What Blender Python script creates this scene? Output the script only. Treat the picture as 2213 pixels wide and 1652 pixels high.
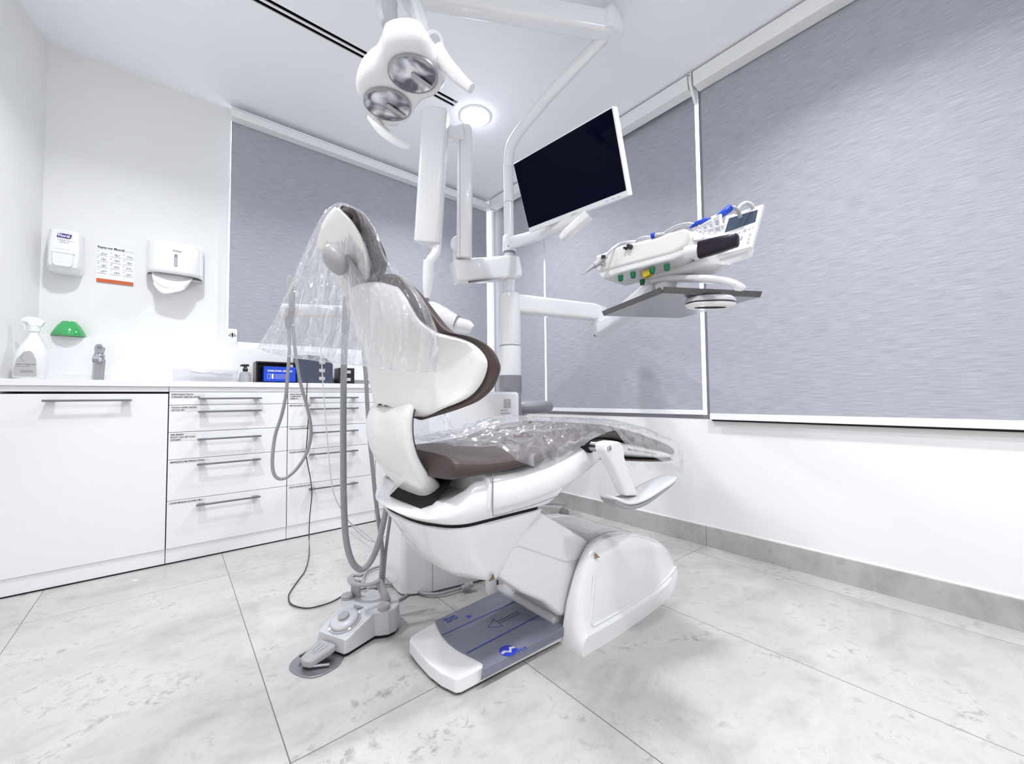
import bpy, math, random
from mathutils import Vector, Matrix, noise
C = bpy.context.scene
for o in list(bpy.data.objects): bpy.data.objects.remove(o)
V = Vector
# ------------------------------------------------------------------ camera
F, CX, CY, H = 874.651, 1106.5, 826.0, 0.776
YAW, PIT, ROL = [math.radians(a) for a in (40.021, 2.2505, -0.5674)]
_f = V((math.sin(YAW)*math.cos(PIT), math.cos(YAW)*math.cos(PIT), math.sin(PIT)))
_r = V((math.cos(YAW), -math.sin(YAW), 0)); _u = _r.cross(_f)
CR = _r*math.cos(ROL)+_u*math.sin(ROL); CU = -_r*math.sin(ROL)+_u*math.cos(ROL); CF = _f
CAM = V((0, 0, H))
cd = bpy.data.cameras.new('camera'); cam = bpy.data.objects.new('camera', cd)
C.collection.objects.link(cam)
cd.sensor_fit = 'HORIZONTAL'; cd.sensor_width = 36; cd.lens = F*36/2213; cd.clip_start = .02
m = Matrix((CR, CU, -CF)).transposed().to_4x4(); m.translation = CAM
cam.matrix_world = m; C.camera = cam
# ------------------------------------------------------------------ world and exposure
w = bpy.data.worlds.new('daylight'); C.world = w; w.use_nodes = True
w.node_tree.nodes['Background'].inputs[0].default_value = (.93, .96, 1, 1)
w.node_tree.nodes['Background'].inputs[1].default_value = 4.0
C.view_settings.view_transform = 'Standard'; C.view_settings.look = 'None'
C.view_settings.gamma = 1; C.view_settings.use_curve_mapping = False
C.view_settings.exposure = -0.12
C.cycles.max_bounces = 10; C.cycles.diffuse_bounces = 6; C.cycles.transparent_max_bounces = 24
ZC = 2.465
LAMPS = [(1.360, 1.938, 16), (-.12, 1.72, 15), (1.25, .25, 19), (.02, .25, 15), (.65, -1.1, 24)]   # ceiling downlights x, y, watts; last three unseen, added for room light
for lx, ly, lp in LAMPS:
    ld = bpy.data.lights.new('downlight_lamp', 'AREA'); ld.shape = 'DISK'; ld.size = .13; ld.energy = lp
    ld.color = (.955, .965, 1); ld.spread = math.radians(134)
    lo = bpy.data.objects.new('downlight_lamp', ld); C.collection.objects.link(lo)
    lo.location = (lx, ly, ZC-.030)

# ------------------------------------------------------------------ helpers
def at(x, y, X=None, Y=None, Z=None, D=None):
    d = CF + CR*((x-CX)/F) - CU*((y-CY)/F)
    if X is not None: t = X/d.x
    elif Y is not None: t = Y/d.y
    elif Z is not None: t = (Z-H)/d.z
    else: t = D
    return CAM + d*t
def tag(o, label=None, cat=None, group=None, kind=None):
    if label: o['label'] = label
    if cat: o['category'] = cat
    if group: o['group'] = group
    if kind: o['kind'] = kind
    return o
def thing(name, loc, label, cat, group=None):
    o = bpy.data.objects.new(name, None); C.collection.objects.link(o); o.location = loc
    o.empty_display_size = .05
    return tag(o, label, cat, group)
def rootloc(p):
    v = V((0, 0, 0))
    while p is not None: v += p.location; p = p.parent
    return v
def cr(pts, n=8, closed=False):
    pts = [V(p) for p in pts]; out = []; N = len(pts)
    rng = range(N) if closed else range(N-1)
    for i in rng:
        if closed: a, b, c, d = pts[i-1], pts[i], pts[(i+1) % N], pts[(i+2) % N]
        else: a, b, c, d = pts[max(i-1, 0)], pts[i], pts[i+1], pts[min(i+2, N-1)]
        for k in range(n):
            t = k/n
            out.append(.5*((2*b)+(c-a)*t+(2*a-5*b+4*c-d)*t*t+(3*b-a-3*c+d)*t**3))
    if not closed: out.append(pts[-1])
    return out
def crs(vals, n=8):
    return [v.x for v in cr([V((a, 0, 0)) for a in vals], n)]
class MB:
    def __init__(s): s.v = []; s.f = []
    def add(s, vs, fs):
        b = len(s.v); s.v += [V(p) for p in vs]; s.f += [tuple(i+b for i in f) for f in fs]; return s
    def box(s, x0, x1, y0, y1, z0, z1):
        return s.add([(x0,y0,z0),(x1,y0,z0),(x1,y1,z0),(x0,y1,z0),(x0,y0,z1),(x1,y0,z1),(x1,y1,z1),(x0,y1,z1)],
            [(0,3,2,1),(4,5,6,7),(0,1,5,4),(1,2,6,5),(2,3,7,6),(3,0,4,7)])
    def obox(s, c, a, b, d):
        c, a, b, d = V(c), V(a), V(b), V(d)
        return s.add([c-a-b-d, c+a-b-d, c+a+b-d, c-a+b-d, c-a-b+d, c+a-b+d, c+a+b+d, c-a+b+d],
            [(0,3,2,1),(4,5,6,7),(0,1,5,4),(1,2,6,5),(2,3,7,6),(3,0,4,7)])
    def loft(s, rings, cap0=True, cap1=True, closed=True):
        n = len(rings[0]); b = len(s.v)
        for r in rings: s.v += [V(p) for p in r]
        for i in range(len(rings)-1):
            for j in range(n if closed else n-1):
                k = (j+1) % n
                s.f.append((b+i*n+j, b+i*n+k, b+(i+1)*n+k, b+(i+1)*n+j))
        if cap0: s.f.append(tuple(b+j for j in reversed(range(n))))
        if cap1: s.f.append(tuple(b+(len(rings)-1)*n+j for j in range(n)))
        return s
    def grid(s, rows): return s.loft(rows, False, False, False)
    def prism(s, pts, off):
        off = V(off); return s.loft([pts, [V(p)+off for p in pts]])
    def tube(s, path, r, seg=12, flat=1.0, power=2, up=None, cap=True):
        path = [V(p) for p in path]; n = len(path)
        rs = r if isinstance(r, (list, tuple)) else [r]*n
        t0 = (path[1]-path[0]).normalized()
        u = V(up) if up is not None else (V((0,0,1)) if abs(t0.z) < .9 else V((1,0,0)))
        rings = []
        for i in range(n):
            t = (path[min(i+1, n-1)]-path[max(i-1, 0)]).normalized()
            if up is not None: u = V(up)
            u = (u - t*u.dot(t)).normalized(); w_ = t.cross(u)
            ri = rs[i]; ra, rb = ri if isinstance(ri, (tuple, list)) else (ri*flat, ri)
            ring = []
            for k in range(seg):
                a = 2*math.pi*k/seg; c_, s_ = math.cos(a), math.sin(a)
                c_ = math.copysign(abs(c_)**(2/power), c_); s_ = math.copysign(abs(s_)**(2/power), s_)
                ring.append(path[i]+u*(c_*ra)+w_*(s_*rb))
            rings.append(ring)
        return s.loft(rings, cap, cap)
    def lathe(s, c, prof, seg=28, axis=(0,0,1), caps=True):
        c = V(c); ax = V(axis).normalized()
        u = V((1,0,0)) if abs(ax.x) < .9 else V((0,1,0)); u = (u-ax*u.dot(ax)).normalized(); w_ = ax.cross(u)
        rings = [[c+ax*h+(u*math.cos(2*math.pi*k/seg)+w_*math.sin(2*math.pi*k/seg))*max(r, 1e-4) for k in range(seg)] for r, h in prof]
        return s.loft(rings, caps, caps)
def link(name, mb, mat, parent=None, smooth=35, bevel=None, subsurf=0, solid=None, seg=3, kind=None, label=None, cat=None, group=None):
    me = bpy.data.meshes.new(name); L = rootloc(parent)
    loc = V((0, 0, 0))
    if parent is None and kind != 'structure' and mb.v:
        xs = [p.x for p in mb.v]; ys = [p.y for p in mb.v]; zs = [p.z for p in mb.v]
        loc = V(((min(xs)+max(xs))/2, (min(ys)+max(ys))/2, min(zs)))
    me.from_pydata([tuple(p-L-loc) for p in mb.v], [], mb.f); me.validate()
    import bmesh
    bm = bmesh.new(); bm.from_mesh(me); bmesh.ops.recalc_face_normals(bm, faces=bm.faces); bm.to_mesh(me); bm.free()
    me.materials.append(mat)
    if smooth is not None:
        me.polygons.foreach_set('use_smooth', [True]*len(me.polygons))
        if not bevel and not subsurf: me.set_sharp_from_angle(angle=math.radians(smooth))
    o = bpy.data.objects.new(name, me); C.collection.objects.link(o); o.parent = parent; o.location = loc
    if solid:
        md = o.modifiers.new('s', 'SOLIDIFY'); md.thickness = abs(solid); md.offset = -1 if solid > 0 else 1
    if bevel:
        md = o.modifiers.new('b', 'BEVEL'); md.width = bevel; md.segments = seg; md.limit_method = 'ANGLE'
        md.angle_limit = math.radians(28); md.harden_normals = True
    if subsurf:
        md = o.modifiers.new('ss', 'SUBSURF'); md.levels = subsurf; md.render_levels = subsurf
    return tag(o, label, cat, group, kind)
def text(name, body, size, org, right, up, mat, parent, bold=0, align='LEFT', lift=.0006, sx=1.0):
    cu = bpy.data.curves.new('t', 'FONT'); cu.body = body; cu.size = size; cu.align_x = align
    cu.offset = bold; cu.resolution_u = 2
    to = bpy.data.objects.new('t', cu); C.collection.objects.link(to)
    dg = bpy.context.evaluated_depsgraph_get(); dg.update()
    me = bpy.data.meshes.new_from_object(to.evaluated_get(dg)); bpy.data.objects.remove(to)
    right, up = V(right).normalized(), V(up).normalized(); nrm = right.cross(up)
    L = rootloc(parent); org = V(org)
    for v_ in me.vertices:
        v_.co = org+right*(v_.co.x*sx)+up*v_.co.y+nrm*lift-L
    me.materials.clear(); me.materials.append(mat)
    o = bpy.data.objects.new(name, me); C.collection.objects.link(o); o.parent = parent
    return o
# ------------------------------------------------------------------ materials
def pmat(name, col, rough=.4, metal=0, coat=0, bump=0, bscale=60, var=0, spec=.5, trans=0, sheen=0):
    mt = bpy.data.materials.new(name); mt.use_nodes = True; nt = mt.node_tree; b = nt.nodes['Principled BSDF']
    b.inputs['Base Color'].default_value = (*col, 1); b.inputs['Roughness'].default_value = rough
    b.inputs['Metallic'].default_value = metal; b.inputs['Coat Weight'].default_value = coat
    b.inputs['Coat Roughness'].default_value = .08
    b.inputs['Specular IOR Level'].default_value = spec
    b.inputs['Transmission Weight'].default_value = trans
    tc = nt.nodes.new('ShaderNodeTexCoord'); nz = nt.nodes.new('ShaderNodeTexNoise')
    nz.inputs['Scale'].default_value = bscale; nz.inputs['Detail'].default_value = 3
    nt.links.new(tc.outputs['Object'], nz.inputs['Vector'])
    if bump:
        bp = nt.nodes.new('ShaderNodeBump'); bp.inputs['Strength'].default_value = bump; bp.inputs['Distance'].default_value = .002
        nt.links.new(nz.outputs[0], bp.inputs['Height']); nt.links.new(bp.outputs[0], b.inputs['Normal'])
    if var:
        mx = nt.nodes.new('ShaderNodeMix'); mx.data_type = 'RGBA'
        mx.inputs[6].default_value = (*[c*(1-var) for c in col], 1); mx.inputs[7].default_value = (*[min(1, c*(1+var)) for c in col], 1)
        nt.links.new(nz.outputs[0], mx.inputs[0]); nt.links.new(mx.outputs[2], b.inputs['Base Color'])
    return mt
M = {}
M['wall'] = pmat('wall_paint', (.80, .80, .79), .7, bump=.05, bscale=300, var=.01)
M['ceil'] = pmat('ceiling_paint', (.90, .90, .93), .8, var=.01)
M['white'] = pmat('white_plastic', (.80, .80, .81), .22, coat=.5, var=.01)
M['cream'] = pmat('cream_white_shell', (.80, .788, .765), .28, coat=.4, var=.01)
M['lam'] = pmat('white_laminate', (.82, .82, .83), .42, var=.01)
M['trim'] = pmat('white_metal_trim', (.84, .84, .84), .3, var=.01)
M['steel'] = pmat('brushed_steel', (.42, .42, .44), .28, 1, bump=.1, bscale=200)
M['chrome'] = pmat('chrome', (.55, .55, .58), .08, 1)
M['steeld'] = pmat('dark_steel_rim', (.16, .155, .155), .35, .9)
M['handle'] = pmat('handle_metal', (.22, .22, .235), .35, .7)
M['black'] = pmat('black_plastic', (.012, .012, .016), .3)
M['dark'] = pmat('dark_gap', (.006, .006, .007), .9)
M['navy'] = pmat('navy_plastic', (.055, .065, .10), .35)
M['brown'] = pmat('brown_upholstery', (.056, .036, .033), .48, bump=.15, bscale=500, var=.06)
M['grey'] = pmat('grey_plastic', (.36, .36, .37), .35)
M['lgrey'] = pmat('light_grey_plastic', (.52, .52, .54), .35)
M['mgrey'] = pmat('mid_grey_plastic', (.22, .22, .245), .4)
M['hose'] = pmat('grey_hose', (.30, .305, .315), .45)
M['whose'] = pmat('white_hose', (.74, .74, .75), .4)
M['matf'] = pmat('grey_blue_foot_film', (.17, .175, .225), .35, var=.05, bscale=8, coat=.3)
M['blue'] = pmat('blue_plastic', (.01, .06, .55), .3)
M['dblue'] = pmat('blue_print', (.01, .03, .38), .5)
M['stripe'] = pmat('blue_stripe', (.035, .06, .22), .5)
M['green'] = pmat('green_plastic', (.0, .14, .05), .35)
M['greeng'] = pmat('translucent_green_plastic', (.04, .36, .10), .15, coat=.5)
M['yellow'] = pmat('yellow_plastic', (.65, .46, .01), .4)
M['orange'] = pmat('orange_print', (.62, .12, .03), .5)
M['purple'] = pmat('purple_print', (.07, .02, .22), .5)
M['ink'] = pmat('black_ink', (.02, .02, .03), .6)
M['gink'] = pmat('grey_ink', (.25, .25, .27), .6)
M['paper'] = pmat('white_paper', (.86, .86, .86), .8)
M['lab'] = pmat('grey_label', (.45, .45, .46), .5)
M['fabric_tag'] = pmat('label_tape', (.72, .72, .73), .5)
M['warn'] = pmat('amber_warning_print', (.42, .22, .06), .4)
M['screen'] = pmat('screen_glass', (.0006, .0008, .010), .06, spec=.05)
M['lcd'] = pmat('lcd_glass', (.04, .06, .09), .15)
M['wrap'] = pmat('black_cling_film', (.010, .004, .013), .35, coat=.08, bump=1, bscale=40, spec=.3)
def emit(name, col, st):
    mt = bpy.data.materials.new(name); mt.use_nodes = True; nt = mt.node_tree; nt.nodes.clear()
    e = nt.nodes.new('ShaderNodeEmission'); e.inputs[0].default_value = (*col, 1); e.inputs[1].default_value = st
    o = nt.nodes.new('ShaderNodeOutputMaterial'); nt.links.new(e.outputs[0], o.inputs[0]); return mt
M['glow'] = emit('lamp_diffuser', (.84, .90, 1), 45)
def nodes(mt):
    nt = mt.node_tree
    def mth(op, a, b=None, c=None):
        n = nt.nodes.new('ShaderNodeMath'); n.operation = op
        for i, q in enumerate((a, b, c)):
            if q is None: continue
            if isinstance(q, (int, float)): n.inputs[i].default_value = q
            else: nt.links.new(q, n.inputs[i])
        return n.outputs[0]
    return nt, mth
# blind fabric: fine horizontal slubs
def blindmat(name, c0, c1):
    mt = pmat(name, c0, .75); nt, mth = nodes(mt); b = nt.nodes['Principled BSDF']
    tc = nt.nodes.new('ShaderNodeTexCoord'); mp = nt.nodes.new('ShaderNodeMapping')
    mp.inputs['Scale'].default_value = (14, 14, 260); nt.links.new(tc.outputs['Object'], mp.inputs[0])
    n1 = nt.nodes.new('ShaderNodeTexNoise'); n1.inputs['Scale'].default_value = 1; n1.inputs['Detail'].default_value = 5; n1.inputs['Roughness'].default_value = .6
    nt.links.new(mp.outputs[0], n1.inputs[0])
    r = nt.nodes.new('ShaderNodeValToRGB'); r.color_ramp.elements[0].position = .34; r.color_ramp.elements[1].position = .66
    r.color_ramp.elements[0].color = (*c0, 1); r.color_ramp.elements[1].color = (*c1, 1)
    nt.links.new(n1.outputs[0], r.inputs[0]); nt.links.new(r.outputs[0], b.inputs['Base Color'])
    return mt
M['blind'] = blindmat('lavender_grey_blind_fabric', (.315, .321, .357), (.432, .441, .482))
# stone tiles
def tilemat(name, x0, wx, y0, wy, g, k=1.0):
    mt = pmat(name, (.6, .6, .58), .3, coat=.15); nt, mth = nodes(mt); b = nt.nodes['Principled BSDF']
    tc = nt.nodes.new('ShaderNodeTexCoord'); sp = nt.nodes.new('ShaderNodeSeparateXYZ'); nt.links.new(tc.outputs['Object'], sp.inputs[0])
    tx = mth('DIVIDE', mth('SUBTRACT', sp.outputs[0], x0), wx); ty = mth('DIVIDE', mth('SUBTRACT', sp.outputs[1], y0), wy)
    fx = mth('MULTIPLY', mth('ABSOLUTE', mth('SUBTRACT', tx, mth('ROUND', tx))), wx)
    fy = mth('MULTIPLY', mth('ABSOLUTE', mth('SUBTRACT', ty, mth('ROUND', ty))), wy)
    gr = mth('LESS_THAN', mth('MINIMUM', fx, fy), g)
    ix, iy = mth('FLOOR', tx), mth('FLOOR', ty)
    cb = nt.nodes.new('ShaderNodeCombineXYZ')
    nt.links.new(mth('ADD', sp.outputs[0], mth('MULTIPLY', iy, 7.3)), cb.inputs[0])
    nt.links.new(mth('ADD', sp.outputs[1], mth('MULTIPLY', ix, 3.1)), cb.inputs[1])
    nt.links.new(mth('ADD', sp.outputs[2], mth('MULTIPLY', ix, 1.7)), cb.inputs[2])
    def nz(sc, det, dist, ro=.6, stretch=(1, 1, 1)):
        mp = nt.nodes.new('ShaderNodeMapping'); mp.inputs['Scale'].default_value = stretch; mp.inputs['Rotation'].default_value = (0, 0, .5)
        nt.links.new(cb.outputs[0], mp.inputs[0])
        n = nt.nodes.new('ShaderNodeTexNoise'); n.inputs['Scale'].default_value = sc; n.inputs['Detail'].default_value = det
        n.inputs['Distortion'].default_value = dist; n.inputs['Roughness'].default_value = ro
        nt.links.new(mp.outputs[0], n.inputs[0]); return n.outputs[0]
    a = nz(2.2, 6, 1.2, .62, (1, 1.6, 1)); c = nz(9, 9, .8, .72, (1, 1.4, 1)); d = nz(30, 8, .4, .75)
    r1 = nt.nodes.new('ShaderNodeValToRGB'); e = r1.color_ramp.elements
    e[0].position = .36; e[0].color = (.46*k, .450*k, .432*k, 1); e[1].position = .60; e[1].color = (.72*k, .708*k, .685*k, 1)
    nt.links.new(mth('ADD', mth('MULTIPLY', a, .6), mth('MULTIPLY', c, .4)), r1.inputs[0])
    # darker pitted blotches
    r2 = nt.nodes.new('ShaderNodeValToRGB'); e = r2.color_ramp.elements
    e[0].position = .50; e[0].color = (0, 0, 0, 1); e[1].position = .60; e[1].color = (1, 1, 1, 1)
    nt.links.new(mth('ADD', mth('MULTIPLY', c, .5), mth('MULTIPLY', a, .5)), r2.inputs[0])
    r3 = nt.nodes.new('ShaderNodeValToRGB'); e = r3.color_ramp.elements
    e[0].position = .50; e[0].color = (0, 0, 0, 1); e[1].position = .58; e[1].color = (1, 1, 1, 1)
    nt.links.new(d, r3.inputs[0])
    mk = mth('MULTIPLY', mth('ADD', mth('MULTIPLY', r3.outputs[0], .60), .18), r2.outputs[0])
    m1 = nt.nodes.new('ShaderNodeMix'); m1.data_type = 'RGBA'; m1.inputs[7].default_value = (.23, .223, .213, 1)
    nt.links.new(mk, m1.inputs[0]); nt.links.new(r1.outputs[0], m1.inputs[6])
    # vein lines
    wv = mth('ABSOLUTE', mth('SUBTRACT', nz(3.2, 7, 1.5, .6), .5))
    ln = mth('MULTIPLY', mth('LESS_THAN', wv, .006), .25)
    m3 = nt.nodes.new('ShaderNodeMix'); m3.data_type = 'RGBA'; m3.inputs[7].default_value = (.40, .39, .375, 1)
    nt.links.new(ln, m3.inputs[0]); nt.links.new(m1.outputs[2], m3.inputs[6])
    m2 = nt.nodes.new('ShaderNodeMix'); m2.data_type = 'RGBA'; m2.inputs[7].default_value = (.14, .135, .13, 1)
    nt.links.new(gr, m2.inputs[0]); nt.links.new(m3.outputs[2], m2.inputs[6]); nt.links.new(m2.outputs[2], b.inputs['Base Color'])
    return mt
M['floor'] = tilemat('stone_floor_tile', .2075, .6, .995, 1.23, .0013, .76)
M['base'] = tilemat('stone_skirting_tile', 50.2, 100, .985, 1.23, .0012, .70)
# clear film
def film(name, haze, tint=(.97, .97, .98), bs=30, glo=.9, bst=.30, cap=.26, base=.05, bd=.006):
    mt = bpy.data.materials.new(name); mt.use_nodes = True; nt = mt.node_tree; nt.nodes.clear(); N = nt.nodes.new
    tr = N('ShaderNodeBsdfTransparent'); tr.inputs[0].default_value = (*tint, 1)
    gl = N('ShaderNodeBsdfGlossy'); gl.inputs['Roughness'].default_value = .10; gl.inputs[0].default_value = (1, 1, 1, 1)
    df = N('ShaderNodeBsdfDiffuse'); df.inputs[0].default_value = (.9, .9, .92, 1)
    tl = N('ShaderNodeBsdfTranslucent'); tl.inputs[0].default_value = (.9, .9, .92, 1)
    fr = N('ShaderNodeFresnel'); fr.inputs[0].default_value = 1.45
    tc = N('ShaderNodeTexCoord'); nz = N('ShaderNodeTexNoise'); nz.inputs['Scale'].default_value = bs*.4; nz.inputs['Detail'].default_value = 2
    mxv = N('ShaderNodeMix'); mxv.data_type = 'VECTOR'; mxv.inputs[0].default_value = .12
    nt.links.new(tc.outputs['Object'], nz.inputs[0]); nt.links.new(tc.outputs['Object'], mxv.inputs[4]); nt.links.new(nz.outputs[1], mxv.inputs[5])
    vo = N('ShaderNodeTexVoronoi'); vo.feature = 'DISTANCE_TO_EDGE'; vo.inputs['Scale'].default_value = bs
    nt.links.new(mxv.outputs[1], vo.inputs['Vector'])
    bp = N('ShaderNodeBump'); bp.inputs['Strength'].default_value = bst; bp.inputs['Distance'].default_value = bd
    nt.links.new(vo.outputs['Distance'], bp.inputs['Height'])
    nt.links.new(bp.outputs[0], gl.inputs['Normal'])
    m0 = N('ShaderNodeMath'); m0.operation = 'MULTIPLY'; m0.inputs[1].default_value = glo*.42; nt.links.new(fr.outputs[0], m0.inputs[0])
    mm = N('ShaderNodeMath'); mm.operation = 'MINIMUM'; mm.inputs[1].default_value = cap; nt.links.new(m0.outputs[0], mm.inputs[0])
    ma = N('ShaderNodeMath'); ma.operation = 'ADD'; ma.inputs[1].default_value = base*glo; nt.links.new(mm.outputs[0], ma.inputs[0]); mm = ma
    x0 = N('ShaderNodeMixShader'); x0.inputs[0].default_value = .5; nt.links.new(df.outputs[0], x0.inputs[1]); nt.links.new(tl.outputs[0], x0.inputs[2])
    x1 = N('ShaderNodeMixShader'); x1.inputs[0].default_value = haze; nt.links.new(tr.outputs[0], x1.inputs[1]); nt.links.new(x0.outputs[0], x1.inputs[2])
    x2 = N('ShaderNodeMixShader'); nt.links.new(mm.outputs[0], x2.inputs[0]); nt.links.new(x1.outputs[0], x2.inputs[1]); nt.links.new(gl.outputs[0], x2.inputs[2])
    o = N('ShaderNodeOutputMaterial'); nt.links.new(x2.outputs[0], o.inputs[0]); return mt
M['refl'] = pmat('mottled_reflector', (.5, .5, .52), .18, .55, bump=1, bscale=38)
nt, mth = nodes(M['refl']); b = nt.nodes['Principled BSDF']
tc = nt.nodes.new('ShaderNodeTexCoord'); n1 = nt.nodes.new('ShaderNodeTexNoise'); n1.inputs['Scale'].default_value = 17; n1.inputs['Detail'].default_value = 1; n1.inputs['Distortion'].default_value = .8
nt.links.new(tc.outputs['Object'], n1.inputs[0]); r = nt.nodes.new('ShaderNodeValToRGB'); r.color_ramp.elements[0].position = .38; r.color_ramp.elements[1].position = .62
r.color_ramp.elements[0].color = (.13, .13, .16, 1); r.color_ramp.elements[1].color = (.85, .85, .87, 1)
nt.links.new(n1.outputs[0], r.inputs[0]); nt.links.new(r.outputs[0], b.inputs['Base Color'])
M['film'] = film('clear_protective_film', .13, bs=16, bst=.5, bd=.010)
M['film2'] = film('crinkled_bag_film', .11, bs=17, bst=.9, base=.10, cap=.30, bd=.030)
M['glass'] = film('window_glass', 0, (.98, .99, .99), 1, .6)
M['tub'] = film('frosted_clear_plastic', .45, (.9, .9, .92), 5, .7)
M['jar'] = film('clear_jar_plastic', .25, (.75, .75, .78), 5, .9)

# ------------------------------------------------------------------ room
XL, XR, YB, YN = -.473, 2.139, 2.791, -2.0
def struct(name, mb, mat, **k): return link(name, mb, mat, kind='structure', **k)
struct('floor', MB().box(-1.0, XR+.1, YN-.1, YB+.1, -.06, 0), M['floor'], smooth=None)
b = MB()
b.box(-1.0, XR+.12, YN-.1, 1.897, ZC, ZC+.08).box(-1.0, XR+.12, 1.954, YB+.12, ZC, ZC+.08)
b.box(-1.0, -.4, 1.897, 1.954, ZC, ZC+.08).box(1.217, XR+.12, 1.897, 1.954, ZC, ZC+.08)
struct('ceiling', b, M['ceil'], smooth=None)
struct('wall_left', MB().prism([(XL, YB, 0), (-.735, 1.80, 0), (-.80, YN, 0), (-1.0, YN, 0), (-1.0, YB, 0)], (0, 0, ZC)), M['wall'], smooth=None)
struct('wall_near', MB().box(-1.0, XR+.1, YN-.1, YN, 0, ZC), M['wall'], smooth=None)
b = MB().box(XL, .222, YB, YB+.12, 0, ZC).box(.222, XR+.12, YB, YB+.12, 0, 1.07).box(.222, XR+.12, YB, YB+.12, ZC-.03, ZC)
b.box(2.138, XR+.12, YB, YB+.12, 1.07, ZC-.03)
struct('wall_back', b, M['wall'], smooth=None)
ZS = .655
b = MB().box(XR, XR+.12, YN, YB+.12, 0, ZS).box(XR, XR+.12, YN, YB+.12, ZC-.03, ZC).box(XR, XR+.12, YN, -1.3, ZS, ZC-.03)
b.box(XR, XR+.12, YB-.01, YB+.12, ZS, ZC-.03)
struct('wall_right', b, M['wall'], smooth=None)
# windows: dark grey frame, pane, bright outdoors beyond
def window(n, axis, a0, a1, z0, z1, pos, fw=.022, mat='mgrey'):
    b = MB(); g = MB()
    def bx(bb, p0, p1, q0, q1, dd0, dd1):
        if axis == 'X': bb.box(pos+dd0, pos+dd1, p0, p1, q0, q1)
        else: bb.box(p0, p1, pos+dd0, pos+dd1, q0, q1)
    for p0, p1, q0, q1 in ((a0, a1, z0, z0+fw), (a0, a1, z1-fw, z1), (a0, a0+fw, z0+fw, z1-fw), (a1-fw, a1, z0+fw, z1-fw)):
        bx(b, p0, p1, q0, q1, 0, .05)
    f = struct('window_%d' % n, b, M[mat], smooth=None)
    bx(g, a0+fw, a1-fw, z0+fw, z1-fw, .02, .026)
    link('glass_pane', g, M['glass'], f, smooth=None)
    return f
window(1, 'X', .945, YB-.01, ZS, ZC-.03, XR)
window(2, 'X', -1.3, .945, ZS, ZC-.03, XR)
window(3, 'Y', .2225, 2.138, 1.07, ZC-.03, YB, .012, 'trim')
# added block behind the joint of two blinds, stops daylight in the upper gap
struct('daylight_block', MB().box(XR+.06, XR+.12, 2.02, 2.30, 1.84, ZC), M['wall'], smooth=None)
struct('trim_2', MB().box(XR-.012, XR-.0005, YN, .938, ZS-.008, ZS-.001), M['dark'], smooth=None)
struct('trim_3', MB().box(XR-.004, XR-.0003, YN, YB, .1022, .1055), M['trim'], smooth=None)
struct('baseboard_right', MB().box(XR-.011, XR-.0002, YN, YB, 0, .1020), M['base'], smooth=None)
# linear ceiling diffuser (two black slots)
t = thing('ceiling_diffuser', (.4, 1.925, ZC), 'long black twin slot air diffuser in the ceiling', 'air vent')
link('slot_housing', MB().box(-.4, 1.217, 1.897, 1.954, ZC+.05, ZC+.07), M['dark'], t, smooth=None)
link('slot_lining', MB().box(-.399, 1.216, 1.8975, 1.8988, ZC+.0022, ZC+.05).box(-.399, 1.216, 1.9522, 1.9535, ZC+.0022, ZC+.05), M['dark'], t, smooth=None)
for y0, y1 in ((1.897, 1.8995), (1.9200, 1.9310), (1.9520, 1.954)):
    link('slot_blade', MB().box(-.4, 1.217, y0, y1, ZC-.003, ZC+.002), M['ceil'], t, smooth=None)
for i, (lx, ly, lp) in enumerate(LAMPS):
    t = thing('ceiling_downlight', (lx, ly, ZC), ['glowing round downlight in the ceiling right of the black slot diffuser', 'round ceiling downlight above the sink counter', 'unseen round downlight added above the foot end of the chair', 'unseen round downlight added above the camera side of the chair', 'unseen round downlight added behind the camera to light the room'][i], 'ceiling light', 'round ceiling downlights')
    link('trim_ring', MB().lathe((lx, ly, ZC-.010), [(.078, 0), (.078, .0095), (.095, .0095), (.095, .006), (.084, 0), (.078, 0)], caps=False), M['trim'], t)
    link('diffuser', MB().lathe((lx, ly, ZC), [(.02, -.026), (.050, -.025), (.070, -.020), (.077, -.010), (.077, -.001)]), M['glow'], t)
# roller blinds
def blind(label, axis, a0, a1, ztop, zhem, pos, hemh=.022, cas=True, c0=None, c1=None):
    c0 = a0 if c0 is None else c0; c1 = a1 if c1 is None else c1
    if axis == 'X': t = thing('roller_blind', (pos, (a0+a1)/2, zhem), label, 'window blind', 'grey roller blinds')
    else: t = thing('roller_blind', ((a0+a1)/2, pos, zhem), label, 'window blind', 'grey roller blinds')
    def bx(p0, p1, q0, q1, d0, d1):
        return MB().box(pos+d0, pos+d1, p0, p1, q0, q1) if axis == 'X' else MB().box(p0, p1, pos+d0, pos+d1, q0, q1)
    link('fabric', bx(a0, a1, zhem+hemh, ZC-.004, -.0008, .0008), M['blind'], t, smooth=None)
    link('hem_bar', bx(a0, a1, zhem, zhem+hemh, -.004, .004), M['trim'], t, bevel=.0015)
    if cas:
        link('cassette', bx(c0, c1, ztop, ztop+(.046 if axis == 'Y' else .076), -.065 if axis == 'Y' else -.077, .0 if axis == 'Y' else -.005), M['trim'], t, bevel=.006)
    return t
blind('grey roller blind on the back wall above the counter', 'Y', .234, 2.045, 2.376, 1.0825, YB-.035, .028, c0=.224, c1=2.085)
ya, ybb = 2.136, 2.152
blind('narrow grey roller blind on the window wall beside the room corner', 'X', ybb, 2.735, 2.378, .672, XR-.008, cas=False)
blind('middle grey roller blind on the window wall, behind the monitor and instrument unit', 'X', .984, ya, 2.378, .678, XR-.008, .024, cas=False)
blind('large grey roller blind at the right end of the window wall', 'X', -1.35, .938, 2.378, .6565, XR-.032, .030, c0=-1.4, c1=.944)
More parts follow.
